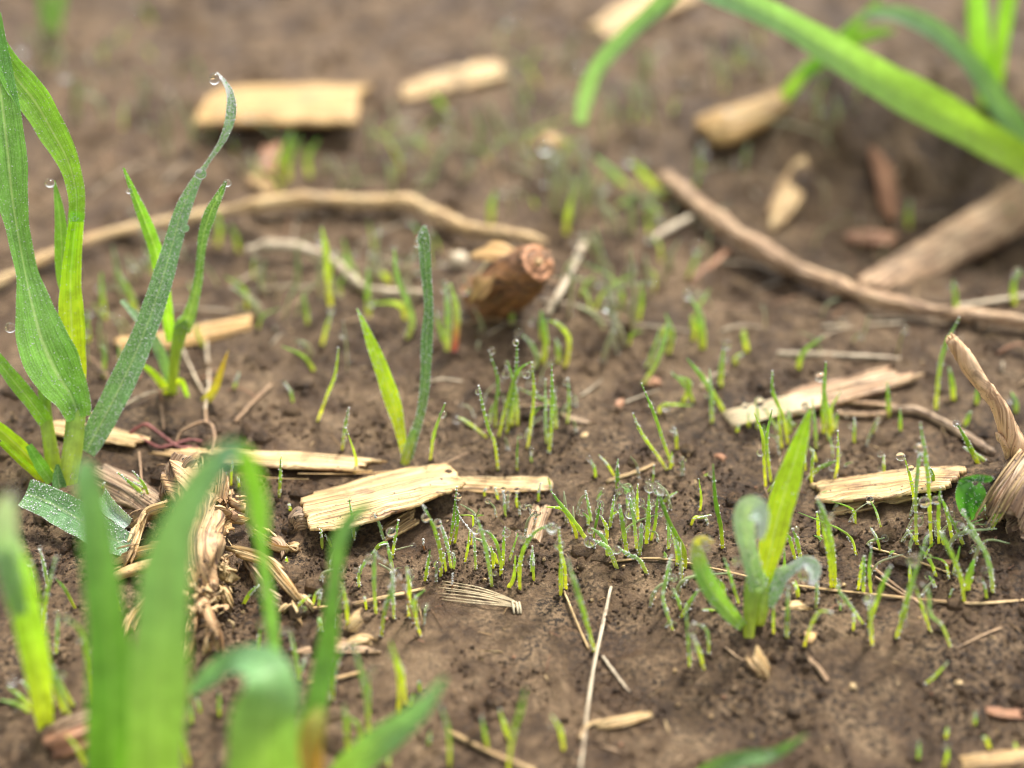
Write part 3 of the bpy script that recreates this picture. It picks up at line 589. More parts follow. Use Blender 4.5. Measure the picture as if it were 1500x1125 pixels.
disc_leaf([(1412, 712), (1424, 706), (1430, 714), (1438, 709), (1446, 722), (1445, 736), (1441, 742), (1443, 748), (1438, 756), (1428, 766), (1416, 762), (1407, 750), (1402, 732), (1404, 718)], .1, -.25, L_WEED, 60)
disc_leaf([(1400, 712), (1406, 700), (1424, 696), (1445, 695), (1453, 699), (1444, 706), (1426, 705), (1412, 707)], .25, .2, L_WEED, 40)
stem(Wd, b0, y0, [(1418, 782, 0, 5), (1420, 750, -.05, 5), (1419, 712, 0, 5)], L_STEM, n=10, ns=7)

# ---------------------------------------------------------------- straw, stalks and roots
def one_slab(name, label, cat, cps, wpx, mat, group=None, **kw):
    mb = MB(); slab(mb, cps, wpx, **kw); b = G(cps[0][0], cps[0][1]); return tag(mb.build(name, mat, None, b), label, cat, group)
def gt(rows):                              # (px, py, height of axis above the soil, diameter px)
    out = []
    for px, py, off, dpx in rows:
        p = G(px, py, off); out.append(tuple(p) + (cm(dpx, p) / 2,))
    return out
def one_tube(name, label, cat, rows, mat, group=None, **kw):
    mb = MB(); tube(mb, gt(rows), **kw); b = G(rows[0][0], rows[0][1]); return tag(mb.build(name, mat, None, b), label, cat, group)

one_slab('straw_flake', 'wide pale gold straw flake in front of the two leaved seedling', 'straw', [(437, 748, .12), (500, 738, .22), (570, 718, .25), (630, 702, .25), (672, 690, .2)], [52, 62, 58, 46, 28], STRAW, th=.12, roll=-.35, rag=.07, cols=30, n=60, arch=.10, seed=1)
one_slab('straw_splinter', 'short rust edged splinter below the wide pale flake', 'straw', [(552, 790, .06), (585, 768, .12), (618, 748, .12)], [16, 26, 20], STRAW, th=.07, rag=.25, seed=2, roll=-.2)
one_slab('straw_strip', 'narrow flat strip of striped straw running right from the wide flake', 'straw', [(664, 708, .08), (740, 710, .1), (810, 708, .08)], [20, 22, 16], STRAW, th=.07, rag=.05, seed=3, cols=18, rough=1.6)
one_slab('straw_chip', 'small brown striped chip lying slanted below the narrow strip', 'straw', [(776, 798, .05), (786, 768, .1), (796, 738, .1)], 28, STRAWB, th=.07, rag=.1, seed=4, cols=16, rough=1.5)
one_slab('straw_strip', 'long pale straw strip under the tall left seedling', 'straw', [(72, 622, .1), (145, 634, .12), (218, 648, .1)], [22, 22, 16], STRAW, th=.07, rag=.12, seed=5, roll=-.3)
one_slab('straw_strip', 'long thin straw strip ending behind the wide pale flake', 'straw', [(220, 656, .1), (340, 668, .12), (460, 674, .14), (575, 683, .1)], [12, 20, 22, 14], STRAW, th=.07, rag=.12, seed=6, roll=-.3, n=70)
one_slab('weathered_stalk', 'brown grooved stalk slab slanting under the lower left blades', 'stalk', [(135, 690, .12), (185, 715, .2), (245, 752, .2)], [36, 42, 34], WOOD, th=.15, rag=.06, seed=7, arch=.18)
one_slab('straw_piece', 'tan straw length behind the smaller four leaved seedling', 'straw', [(170, 508, .1), (240, 500, .15), (310, 486, .15), (376, 470, .12)], [20, 22, 22, 16], STRAWG, th=.1, arch=.3, rag=.05, seed=8)
one_slab('straw_flake', 'big blurred golden straw slab near the top left', 'straw', [(308, 155, .3), (420, 152, .4), (540, 152, .35)], [62, 66, 64], STRAWO, th=.3, rag=.04, rough=.45, seed=9, roll=-.2)
one_slab('straw_flake', 'blurred narrow flake slanting right of the big golden slab', 'straw', [(582, 140, .2), (650, 118, .3), (732, 98, .3)], [20, 30, 30], STRAW, th=.2, rag=.1, rough=.45, seed=10)
one_slab('straw_flake', 'blurred pale straw stick at the top centre edge', 'straw', [(872, 48, .3), (930, 15, .5), (1000, -15, .5)], [30, 36, 36], STRAW, th=.3, rough=.45, seed=11)
one_slab('husk', 'blurred orange tan husk left of the long broad blade', 'husk', [(1020, 196, .25), (1070, 182, .45), (1120, 158, .4), (1160, 132, .3)], [30, 40, 32, 18], STRAWO, th=.3, arch=.3, rag=.15, rough=.45, seed=12)
one_slab('straw_flake', 'blurred pale flake above the long bare stick', 'straw', [(1128, 335, .2), (1155, 285, .4), (1182, 232, .3)], [24, 38, 30], STRAW, th=.2, rag=.2, rough=.45, seed=13)
one_slab('bark_flake', 'blurred red brown bark flake in the hollow at right', 'bark', [(1306, 325, .2), (1300, 280, .4), (1288, 215, .4)], [22, 26, 28], REDB, th=.2, rag=.2, rough=.45, seed=14)
one_slab('bark_flake', 'blurred orange bark scrap below the upright red flake', 'bark', [(1238, 348, .15), (1280, 345, .2), (1318, 352, .15)], [18, 22, 16], REDB, th=.15, rag=.2, rough=.45, seed=15)
one_slab('bark_flake', 'blurred orange upright scrap below the big golden slab', 'bark', [(388, 262, .2), (392, 235, .4), (400, 205, .5)], [24, 28, 20], REDB, th=.2, rag=.2, rough=.45, seed=16)
one_slab('straw_piece', 'blurred short pale stub above the long winding root', 'straw', [(368, 256, .2), (400, 280, .2)], [20, 16], STRAW, th=.2, seed=17)
one_slab('weathered_stalk', 'thick pale split stalk slanting up to the right edge', 'stalk', [(1262, 425, .3), (1350, 380, .5), (1440, 330, .6), (1530, 280, .6)], [34, 48, 58, 62], STRAWB, th=.4, arch=.25, rag=.06, rough=.45, seed=18, n=60)
b0 = G(1452, 782); SB = thing('weathered_stalk', 'dark grooved stalk butt leaning at the right edge above the small weed', 'stalk', b0)
mb = MB(); slab(mb, [(1462, 778, .3), (1492, 718, .8), (1540, 640, 1.1)], [1, 1.1, 1.2], wcm=1.25, th=.4, arch=.12, rag=.22, roll=-.35, seed=19, cols=60, rough=1.1, n=70); mb.build('stalk', WOOD, SB, b0)
g = random.Random(8)
for k in range(11):
    mb = MB(); o_ = g.uniform(-30, 34); e = g.uniform(0, 30); tube(mb, gt([(1447 + o_ * .9 + e * .5, 776 + o_ * .55 - e, .7, 2.2), (1478 + o_ * .8, 722 + o_ * .6, 1.35 + g.uniform(0, .12), 3.5), (1512 + o_ * .7, 672 + o_ * .6, 1.65, 2.5)]), 14, 6, flatz=.6, seed=k, lump=.2)
    mb.build('splinter', g.choice((STRAW, STRAWB)), SB, b0)
one_slab('weathered_stalk', 'lower grey wood shard under the dark stalk butt at right', 'stalk', [(1466, 770, .1), (1500, 748, .25), (1540, 735, .3)], [22, 34, 36], WOOD, th=.25, arch=.2, rag=.15, seed=20, rough=1.5)
one_slab('straw_flake', 'thick tan straw flake leaning against the dark stalk butt', 'straw', [(1186, 722, .12), (1250, 716, .22), (1330, 706, .25), (1415, 698, .22)], [24, 34, 34, 26], STRAW, th=.12, arch=.14, rag=.08, roll=-.3, seed=21, n=60)
one_slab('straw_splinter', 'thin splinter peeling off below the thick tan flake at right', 'straw', [(1210, 752, .08), (1270, 738, .1), (1350, 722, .12)], [10, 16, 10], STRAW, th=.08, rag=.15, seed=22)
one_slab('straw_flake', 'split straw slab behind the right sprouts', 'straw', [(1130, 600, .15), (1200, 580, .25), (1280, 558, .3), (1358, 535, .25)], [26, 40, 34, 24], STRAWB, th=.15, rag=.2, seed=23, rough=1.6)
mb = MB()
for k in range(6):
    a = k / 5; tube(mb, gt([(1058 + 14 * a, 606 + 18 * a, .12, 5), (1120 + 10 * a, 590 + 20 * a, .2, 6), (1200 + 8 * a, 572 + 18 * a, .3, 5)]), 12, 6, seed=k, flatz=.7)
tag(mb.build('fibre_bundle', FIBRE, None, G(1060, 612)), 'fan of pale fibres splitting off the slab behind the right sprouts', 'fibres')
one_slab('straw_chip', 'pale straw end lying in the bottom right corner', 'straw', [(1404, 1118, .12), (1450, 1114, .2), (1520, 1108, .2)], [20, 26, 26], STRAW, th=.14, rag=.06, arch=.2, seed=24)
one_slab('bark_flake', 'reddish bark scrap just above the bottom right corner', 'bark', [(1440, 1040, .08), (1470, 1044, .12), (1510, 1046, .1)], [10, 14, 14], REDB, th=.08, rag=.2, seed=25)
one_slab('weathered_stalk', 'brown stick across the foot of the lower left seedling', 'stalk', [(60, 1078, .2), (100, 1060, .3), (150, 1040, .25)], [12, 16, 14], WOOD, th=.16, arch=.4, rag=.1, seed=26)
one_slab('weathered_stalk', 'crumbling brown wood chunk below the stick in the lower left', 'stalk', [(66, 1095, .1), (105, 1085, .25), (150, 1068, .2)], [22, 34, 26], REDB, th=.2, arch=.3, rag=.2, seed=27, rough=1.6)
one_slab('straw_chip', 'cream leaf scrap standing left of the fibre bundle', 'straw', [(508, 925, .1), (520, 910, .35), (535, 892, .5)], [16, 22, 12], STRAW, th=.04, arch=.2, rag=.3, seed=28)
one_slab('straw_chip', 'torn husk mat under the cream leaf scrap', 'husk', [(425, 952, .08), (490, 946, .14), (562, 952, .08)], [14, 22, 10], STRAWB, th=.06, rag=.3, seed=29, rough=1.6)
one_slab('straw_chip', 'pale husk point beside the torn mat right of the near blade', 'husk', [(500, 945, .1), (530, 935, .2), (555, 940, .1)], [10, 14, 5], STRAW, th=.05, rag=.3, seed=30)
one_slab('straw_chip', 'tan husk crumb at the foot of the silvery curled leaf', 'husk', [(1142, 892, .06), (1165, 886, .12), (1192, 888, .06)], [8, 14, 8], STRAW, th=.05, rag=.3, seed=31, rough=1.8)
one_slab('straw_chip', 'yellow scrap of leaf on soil right of the bright seedling', 'leaf scrap', [(1170, 936, .05), (1184, 933, .1), (1198, 934, .05)], [12, 18, 14], STRAWG, th=.04, rag=.3, seed=32)
one_slab('straw_chip', 'cream rotten stub under the bright seedling foot', 'stub', [(1102, 950, .2), (1112, 968, .25), (1128, 992, .1)], [20, 26, 14], STRAW, th=.12, rag=.35, seed=33, rough=1.8)
one_slab('bark_flake', 'curled red brown flake standing behind the middle tuft', 'bark', [(905, 604, .05), (907, 590, .22), (914, 586, .2)], [10, 12, 6], REDB, th=.05, rag=.2, seed=34, n=14)
one_slab('bark_flake', 'tiny orange bark chip on bare soil in the right middle', 'bark', [(1048, 664, .05), (1056, 668, .08), (1064, 674, .05)], [6, 8, 6], REDB, th=.05, rag=.2, seed=35, n=12)
one_slab('bark_flake', 'reddish chip behind the tall bent middle sprout', 'bark', [(950, 566, .05), (958, 558, .15), (968, 562, .08)], [8, 13, 8], REDB, th=.06, rag=.2, seed=36, n=12)
one_slab('bark_flake', 'red brown rag of bark at the right of the weed', 'bark', [(1378, 822, .05), (1390, 824, .1), (1398, 828, .05)], [8, 10, 8], REDB, th=.06, rag=.3, seed=37, n=12)
one_slab('bark_flake', 'dark strip of wet bark behind the middle tuft', 'bark', [(820, 605, .05), (845, 614, .1), (872, 619, .05)], [8, 11, 4], WOOD, th=.06, rag=.3, seed=38, n=16)
for i, (a, b, lab) in enumerate([(538, 940, 'tiny yellow straw crumb below the red stemmed sprout'), (1250, 1005, 'pale crumb on bare soil far right of the cream stub'), (1405, 1000, 'pale worm shaped crumb at the lower right'), (858, 638, 'curled cream husk ring on bare soil right of the middle tuft')]):
    one_slab('straw_chip', lab, 'straw', [(a - 8, b + 2, .03), (a, b - 1, .08), (a + 8, b + 3, .03)], [5, 8, 4], STRAW, th=.04, rag=.3, seed=40 + i, n=10, cols=8)
for i, (pp, wv, lab, mt_) in enumerate([
    ([(850, 1130, .06), (866, 1000, .1), (880, 930, .1), (895, 860, .1)], 6, 'long thin upright lying straw at the bottom centre', GREYST),
    ([(826, 866, .06), (845, 912, .1), (862, 950, .06)], 4, 'thin dry stem left of the long lying straw', STRAW),
    ([(883, 962, .05), (902, 988, .06), (922, 1014, .05)], 5, 'short grey needle right of the long lying straw', GREYST),
    ([(845, 832, .05), (890, 824, .08), (960, 818, .08), (1040, 832, .08), (1100, 846, .05)], 4, 'thin pale runner crossing soil behind the bright seedling', STRAW),
    ([(1165, 858, .06), (1230, 866, .08), (1330, 876, .08), (1420, 884, .08), (1510, 879, .08)], 5, 'long pale runner crossing to the right edge', STRAW),
    ([(1278, 803, .05), (1330, 818, .08), (1392, 840, .05)], 4, 'fine straw above the long pale runner at right', STRAW),
    ([(1275, 828, .06), (1310, 856, .12), (1352, 888, .06)], 5, 'slanting tan stem crossing the long runner', STRAWB),
    ([(1282, 845, .06), (1318, 868, .12), (1340, 878, .06)], 4, 'second shorter tan stem crossing the long runner', STRAWB),
    ([(452, 892, .06), (520, 884, .1), (622, 862, .08)], 6, 'thin straw pair lying left of the fibre bundle', STRAW),
    ([(450, 1000, .06), (490, 994, .1), (530, 985, .06)], 6, 'pale straw bit beside the near green blade', STRAW),
    ([(655, 1070, .08), (710, 1098, .12), (785, 1130, .08)], 7, 'blurred pale straw at the bottom edge left of centre', STRAW),
    ([(848, 1082, .06), (862, 1062, .1), (890, 1056, .1)], 7, 'looped pale stem joining the twisted husk at the bottom', STRAW),
    ([(345, 618, .06), (368, 592, .12), (396, 564, .1)], 5, 'thin dry stem on soil right of the yellowing leaf', STRAWB),
    ([(1138, 518, .1), (1220, 520, .12), (1318, 526, .1)], 8, 'blurred straight pale straw in the right middle distance', GREYST),
    ([(1215, 588, .1), (1260, 590, .15), (1312, 596, .1)], 9, 'blurred tan stem above the dark twig', STRAWB),
    ([(1225, 606, .08), (1260, 608, .12), (1300, 606, .1)], 9, 'blurred tan stem left of the dark twig', STRAWB),
    ([(1400, 450, .15), (1450, 442, .2), (1520, 432, .2)], 9, 'blurred pale straw at the right edge under the split stalk', GREYST),
    ([(800, 462, .15), (825, 420, .4), (855, 358, .6)], 12, 'blurred pale straw leaning right of the round stalk end', GREYST),
    ([(950, 355, .2), (990, 330, .3), (1030, 312, .3)], 12, 'blurred tan stem left of the long bare stick', GREYST),
    ([(1010, 415, .1), (1040, 390, .2), (1068, 366, .2)], 11, 'blurred reddish stem below the long bare stick', REDB),
    ([(888, 706, .04), (935, 690, .06), (958, 680, .04)], 6, 'cream splinter by the forked middle sprouts', STRAW),
    ([(470, 620, .04), (505, 660, .06)], 1, 'hair fine straw on soil left of the two leaved seedling', STRAW),
    ([(1400, 950, .04), (1440, 930, .06), (1470, 918, .04)], 3, 'fine brown rootlet at the lower right', STRAWB),
    ([(1185, 965, .05), (1200, 980, .1), (1212, 998, .05)], 7, 'pale dry twiglet right of the cream stub', STRAWB),
    ([(1062, 948, .05), (1085, 965, .06), (1105, 968, .05)], 3, 'thin dry root left of the cream stub', STRAWB),
    ([(700, 925, .04), (720, 930, .05)], 1, 'hairlike straw below the fibre bundle', STRAW),
    ([(436, 694, .25), (520, 694, .1), (575, 690, .06)], 2, 'thin thread of straw above the wide pale flake', STRAW),
    ([(640, 682, .06), (662, 674, .12), (683, 663, .12)], 2, 'tiny dark thread sticking out behind the wide pale flake', STRAWB),
    ([(425, 775, .06), (455, 772, .08), (470, 770, .05)], 3, 'short thread under the left end of the wide pale flake', STRAWB),
    ([(155, 1125, .1), (130, 1090, .15)], 6, 'blurred stem scrap below the brown wood chunk', STRAWB)]):
    one_tube('dry_stem', lab, 'straw', [q + (wv,) for q in pp], mt_, n=26, ns=7, lump=.2, seed=i)
one_slab('husk', 'twisted pale husk at the bottom centre', 'husk', [(872, 1062, .1), (910, 1056, .2), (955, 1044, .15)], [10, 15, 9], STRAW, th=.07, rag=.15, arch=.3, seed=50)
one_slab('husk', 'blurred small pale husk bit at the top middle', 'husk', [(790, 200, .3), (820, 215, .4)], [26, 20], STRAW, th=.2, rag=.2, seed=51)

ST = one_tube('bare_stick', 'long bare curved stick sloping across the right distance', 'stick', [(975, 262, .5, 22), (1010, 290, .6, 27), (1060, 330, .7, 29), (1110, 362, .7, 28), (1160, 392, .7, 27), (1210, 412, .6, 25), (1260, 430, .6, 22), (1320, 445, .5, 20), (1390, 458, .4, 19), (1450, 464, .4, 17), (1530, 476, .4, 16)], STRAWB, n=110, ns=14, lump=.16, ridge=.08, knot=.35, seed=3)
one_tube('winding_root', 'long blurred winding root crossing the left background to the round stalk', 'root', [(-30, 430, .3, 16), (30, 396, .4, 17), (80, 372, .5, 16), (150, 345, .5, 15), (240, 326, .5, 15), (330, 308, .6, 17), (440, 292, .6, 20), (530, 296, .6, 20), (600, 296, .6, 20), (640, 316, .6, 22), (690, 336, .6, 22), (760, 345, .7, 18), (800, 356, .6, 12)], STRAW, n=110, ns=12, lump=.16, knot=.4, seed=5)
one_tube('winding_root', 'thinner blurred root curving below the long winding one', 'root', [(362, 368, .4, 15), (400, 360, .5, 16), (450, 366, .5, 15), (490, 384, .4, 13), (530, 418, .3, 11), (570, 428, .3, 11), (625, 430, .2, 11)], GREYST, n=70, ns=9, lump=.2, knot=.5, seed=6)
one_tube('dark_twig', 'dark blurred twig lying behind the right tuft', 'twig', [(1305, 600, .12, 10), (1350, 604, .15, 13), (1400, 630, .15, 13), (1455, 664, .1, 11)], WOOD, n=50, ns=10, lump=.2, ridge=.1, knot=.4, seed=7)
for i, (rows, mt_, lab) in enumerate([([(190, 635, .1, 5), (212, 622, .25, 6), (240, 640, .2, 5), (262, 655, .15, 6), (290, 655, .1, 4)], REDF, 'dark red rootlet tangle on the left straw strip'),
        ([(205, 640, .1, 4), (235, 655, .15, 6), (275, 645, .15, 5), (305, 648, .1, 3)], REDF, 'crimson rootlets lying across the left straw strip'),
        ([(258, 648, .1, 4), (268, 630, .3, 4), (300, 618, .4, 5), (314, 635, .25, 6), (310, 672, .1, 6)], STRAWB, 'pale hooped rootlet over the red rootlets'),
        ([(228, 700, .1, 4), (252, 682, .2, 5), (290, 662, .2, 4)], STRAWB, 'thin pale rootlet left of the root crown'),
        ([(300, 590, .1, 5), (302, 620, .1, 5)], STRAWB, 'upright dry stem bit by the yellowing leaf'),
        ([(210, 730, .1, 4), (204, 662, .15, 4)], STRAWB, 'slim stem leaning on the grooved stalk slab'),
        ([(240, 545, .1, 3), (236, 590, .1, 4), (240, 630, .1, 3)], STRAWB, 'thin dry stem hanging under the smaller seedling'),
        ([(302, 500, .1, 4), (306, 560, .1, 5), (300, 600, .1, 5)], GREYST, 'dry vertical straw behind the yellowing leaf'),
        ([(266, 510, .2, 3), (290, 560, .2, 4), (302, 580, .1, 3)], GREYST, 'slanting dry straw behind the yellowing leaf'),
        ([(452, 702, .1, 2), (400, 700, .1, 2), (350, 692, .1, 2)], STRAW, 'thread of straw running left of the wide pale flake'),
        ([(392, 775, .1, 3), (430, 806, .2, 4), (437, 800, .25, 3)], STRAW, 'curly pale fibre right of the root crown')]):
    one_tube('rootlet', lab, 'root', rows, mt_, n=26, ns=7, lump=.35, seed=20 + i)

# peeled root rising at the right edge
b0 = G(1475, 690); y0 = b0.y
PR = thing('peeled_root', 'smooth peeled orange root rising and bending left at the right edge', 'root', b0)
mb = MB(); tube(mb, rowsT(y0, [(1510, 705, .1, 40), (1492, 668, .2, 38), (1478, 632, .2, 29), (1466, 600, .2, 24), (1449, 576, .2, 24), (1433, 555, .2, 24), (1419, 534, .2, 24), (1405, 513, .2, 21), (1392, 496, .2, 16)]), 60, 16, lump=.09, ridge=.05, knot=.18, seed=9)
mb.build('shaft', ROOT, PR, b0)
for k in range(3):
    mb = MB(); tube(mb, rowsT(y0, [(1395 + k * 4, 502, .2, 5), (1388 + k * 5, 492 - k % 2 * 4, .2, 3)]), 4, 5); mb.build('splinter', ROOT, PR, b0)
mb = MB(); tube(mb, rowsT(y0, [(1482, 660, .3, 16), (1466, 642, .35, 12), (1460, 634, .35, 5)]), 10, 7, lump=.3); mb.build('splinter', ROOT, PR, b0)

# round stalk end in the distance
b0 = G(745, 455, -.1); SK = thing('stalk_stump', 'cut maize stalk stump with a round ringed end amid the blurred sprouts', 'stump', b0)
ax0 = W(712, 440, b0.y + .4); ax1 = W(788, 384, b0.y - .9); r0 = cm(34, ax1)
mb = MB(); dirv = (ax1 - ax0).normalized(); tube(mb, [tuple(ax0) + (r0 * 1.2,), tuple(ax0.lerp(ax1, .5)) + (r0 * 1.15,), tuple(ax1) + (r0 * .9,)], 36, 26, lump=.14, ridge=.10, knot=.12, seed=4); mb.build('stalk', straw_mat('stump_brown', (0.36, 0.17, 0.06), (0.20, 0.09, 0.035), (0.05, 0.025, 0.015), .6, uvs=6), SK, b0)
mb = MB(); u_ = dirv.orthogonal().normalized(); v_ = dirv.cross(u_); n = 28
for Q0, Q1, dz0 in ((.80, .55, .02), (.42, .24, .03)):
    vs_ = []
    for k in range(n):
        a = 2 * math.pi * k / n; d_ = u_ * math.cos(a) + v_ * math.sin(a)
        dz = dz0 + random.uniform(-.06, .06); R0, R1 = Q0 + random.uniform(-.05, .07), Q1
        vs_ += [ax1 + d_ * R0 * r0 * 1.02 - dirv * .02, ax1 + d_ * (R0 * .6 + R1 * .4) * r0 + dirv * dz, ax1 + d_ * R1 * r0 - dirv * .02]
    mb.add(vs_, [(3 * k + j, 3 * k + j + 1, 3 * ((k + 1) % n) + j + 1, 3 * ((k + 1) % n) + j) for k in range(n) for j in (0, 1)])
mb.build('ring', straw_mat('stump_ring', (0.60, 0.30, 0.15), (0.46, 0.21, 0.10), (0.20, 0.09, 0.045), .4), SK, b0)
mb = MB(); bead(mb, ax1 + dirv * .01, r0 * .2, 0); mb.build('pith', STRAW, SK, b0)
mb = MB(); slab(mb, None, [1, 1.1, .6], pts3=[W(690, 372, b0.y + .6), W(725, 368, b0.y + .3), W(760, 378, b0.y)], wcm=.6, th=.04, rag=.35, arch=.05, seed=61, roll=.5); mb.build('husk', STRAWG, SK, b0)
mb = MB(); slab(mb, None, [.7, 1, .6], pts3=[W(692, 446, b0.y - .9), W(704, 420, b0.y - 1.0), W(722, 392, b0.y - .7)], wcm=.6, th=.06, rag=.3, arch=.2, seed=62, roll=.8); mb.build('husk', STRAWG, SK, b0)
bp_ = G(672, 392); blob = MB(); bead(blob, bp_ + Vector((0, 0, .3)), .36, 0); tag(blob.build('pebble', GREYST, None, bp_), 'pale grey blurred pebble left of the round stalk stump', 'pebble')

# root crown under the lower left blades
b0 = G(290, 850, 0); RC = thing('root_crown', 'knotted dead maize root crown with spreading prop roots at the lower left', 'stump', b0)
mb = MB(); tube(mb, gt([(296, 905, .2, 26), (288, 870, .5, 46), (286, 835, .8, 52), (290, 800, 1.0, 54), (292, 765, 1.0, 50), (285, 730, .9, 48), (278, 700, .8, 60)]), 70, 30, lump=.5, ridge=.10, seed=12); mb.build('crown', CROWN, RC, b0)
mb = MB(); slab(mb, [(255, 735, .6), (262, 700, .9), (280, 672, 1.2)], [44, 50, 46], th=.3, rag=.12, arch=.35, seed=63, rough=1.6); mb.build('stalk_base', WOOD, RC, b0)
mb = MB(); slab(mb, [(318, 742, .5), (320, 715, .8), (322, 692, 1.0)], [26, 30, 24], th=.25, rag=.15, arch=.35, seed=64, rough=1.6); mb.build('stalk_base', CROWN, RC, b0)
RCR = [([(262, 735, .7, 17), (236, 742, .8, 16), (215, 752, .7, 16), (203, 778, .5, 14), (192, 815, .35, 13), (180, 840, .1, 9)], ROOT), ([(235, 748, .6, 20), (210, 755, .4, 20), (192, 768, .1, 12)], CROWN), ([(262, 820, .5, 16), (225, 826, .4, 20), (180, 838, .2, 17), (160, 850, .05, 8)], ROOT), ([(255, 800, .5, 14), (215, 805, .35, 18), (165, 822, .1, 14)], ROOT),
    ([(330, 802, .4, 14), (360, 810, .5, 20), (390, 822, .5, 20), (414, 848, .4, 20), (436, 875, .3, 16), (458, 900, .05, 8)], ROOT), ([(318, 858, .4, 12), (326, 865, .5, 18), (334, 880, .4, 18), (341, 898, .1, 8)], ROOT), ([(298, 880, .6, 16), (308, 905, .7, 18), (318, 930, .5, 20), (322, 958, .1, 14)], CROWN),
    ([(288, 885, .5, 14), (280, 915, .5, 14), (276, 945, .3, 12), (270, 975, .05, 8)], CROWN), ([(303, 900, .3, 9), (303, 935, .3, 9), (300, 962, .05, 7)], STRAW), ([(250, 850, .4, 12), (222, 872, .4, 16), (196, 905, .2, 20), (186, 940, .05, 10)], CROWN),
    ([(300, 822, .8, 10), (322, 832, .7, 8), (350, 850, .3, 5)], STRAW), ([(304, 830, .7, 7), (325, 842, .6, 7), (345, 852, .3, 4)], STRAW), ([(333, 852, .5, 6), (337, 838, .6, 6)], STRAW), ([(305, 755, .9, 9), (318, 745, 1.0, 9), (338, 752, .8, 8), (330, 765, .6, 7)], CROWN),
    ([(325, 764, .6, 12), (345, 760, .5, 13), (366, 764, .3, 9)], ROOT), ([(335, 730, .5, 7), (350, 738, .5, 8), (362, 742, .3, 6)], CROWN), ([(372, 780, .1, 6), (400, 800, .2, 8), (440, 806, .1, 3)], STRAW), ([(410, 900, .1, 6), (428, 890, .1, 8), (442, 918, .05, 4)], ROOT), ([(355, 815, .1, 8), (392, 870, .2, 9), (420, 890, .1, 5)], WOOD)]
for i, (rows, mt_) in enumerate(RCR):
    P_ = [G(a, b, c) for a, b, c, d in rows]; mb = MB()
    slab(mb, None, [cm(q[3], p) * .8 for q, p in zip(rows, P_)], pts3=P_, wcm=1.0, th=.14, arch=.32, rag=.16, cols=22, n=40, rough=1.6, seed=230 + i, roll=(-.3, .2, .5)[i % 3])
    for k in range(3):                      # strips splitting off
        o_ = Vector((random.uniform(-.09, .09), random.uniform(-.06, .06), .12 + .05 * k)); i0 = random.randrange(len(P_) - 1)
        a_, b_ = P_[i0] + o_, P_[i0 + 1] + o_ * 1.3 + Vector((0, 0, random.uniform(-.02, .1))); slab(mb, None, [1, .5], pts3=[a_, a_.lerp(b_, .5) + Vector((0, 0, .03)), b_], wcm=random.uniform(.05, .1), th=.03, cols=6, n=10, rag=.3, seed=500 + 3 * i + k)
    mb.build('prop_root', {ROOT.name: STRAW}.get(mt_.name, mt_), RC, b0)
g = random.Random(11)
mb = MB()
for k in range(150):
    px, py = g.uniform(252, 332), g.uniform(690, 890); off = 1.0 + g.uniform(-.35, .25) - abs(px - 290) * .012; a = g.uniform(0, 3.1); ln = g.uniform(8, 20)
    p, q_ = G(px, py, off), G(px + math.cos(a) * ln, py + math.sin(a) * ln, off + g.uniform(-.15, .15))
    slab(mb, None, [1, .7], pts3=[p, q_], wcm=g.uniform(.08, .30), th=.04, rag=.4, cols=10, n=8, seed=100 + k, roll=g.uniform(-.8, .8), m=g.choice((0, 0, 1)))
for k in range(90):
    px, py = g.uniform(245, 345), g.uniform(685, 925); a = g.uniform(0, 6.3); ln = g.uniform(8, 26); off = 1.1 - abs(px - 290) * .016 + g.uniform(-.2, .2)
    p, q_ = G(px, py, off), G(px + math.cos(a) * ln, py + math.sin(a) * ln, max(.05, off + g.uniform(-.6, .25))); m_ = p.lerp(q_, .5) + Vector((g.uniform(-.12, .12), 0, g.uniform(0, .2)))
    tube(mb, [tuple(p) + (.022,), tuple(m_) + (.026,), tuple(q_) + (.008,)], 8, 5, seed=k, m=g.choice((0, 1)))
for k in range(420):
    px, py = g.gauss(290, 30), g.uniform(690, 940); off = max(.05, 1.05 - abs(px - 290) * .02 + g.uniform(-.35, .1)); bead(mb, G(px, py, off), g.uniform(.02, .07), 2)
tag(mb.build('loose_fibres', [CROWN, STRAW, CRUMB], RC, b0), kind='stuff')
one_slab('straw_chip', 'orange papery scrap at the right of the root crown', 'husk', [(320, 775, .5), (330, 768, .6), (342, 766, .5)], [14, 20, 12], STRAWG, th=.04, rag=.3, seed=70, n=12)
one_slab('straw_chip', 'pale straw bit on the dark crumb right of the root crown', 'straw', [(420, 800, .1), (430, 799, .14), (440, 798, .1)], [9, 11, 7], STRAW, th=.06, rag=.2, seed=71, n=10)
one_slab('bark_flake', 'black wet bark curl right of the root crown', 'bark', [(396, 785, .15), (412, 795, .25), (417, 818, .1)], [10, 12, 9], WOOD, th=.06, rag=.2, seed=72, n=14)
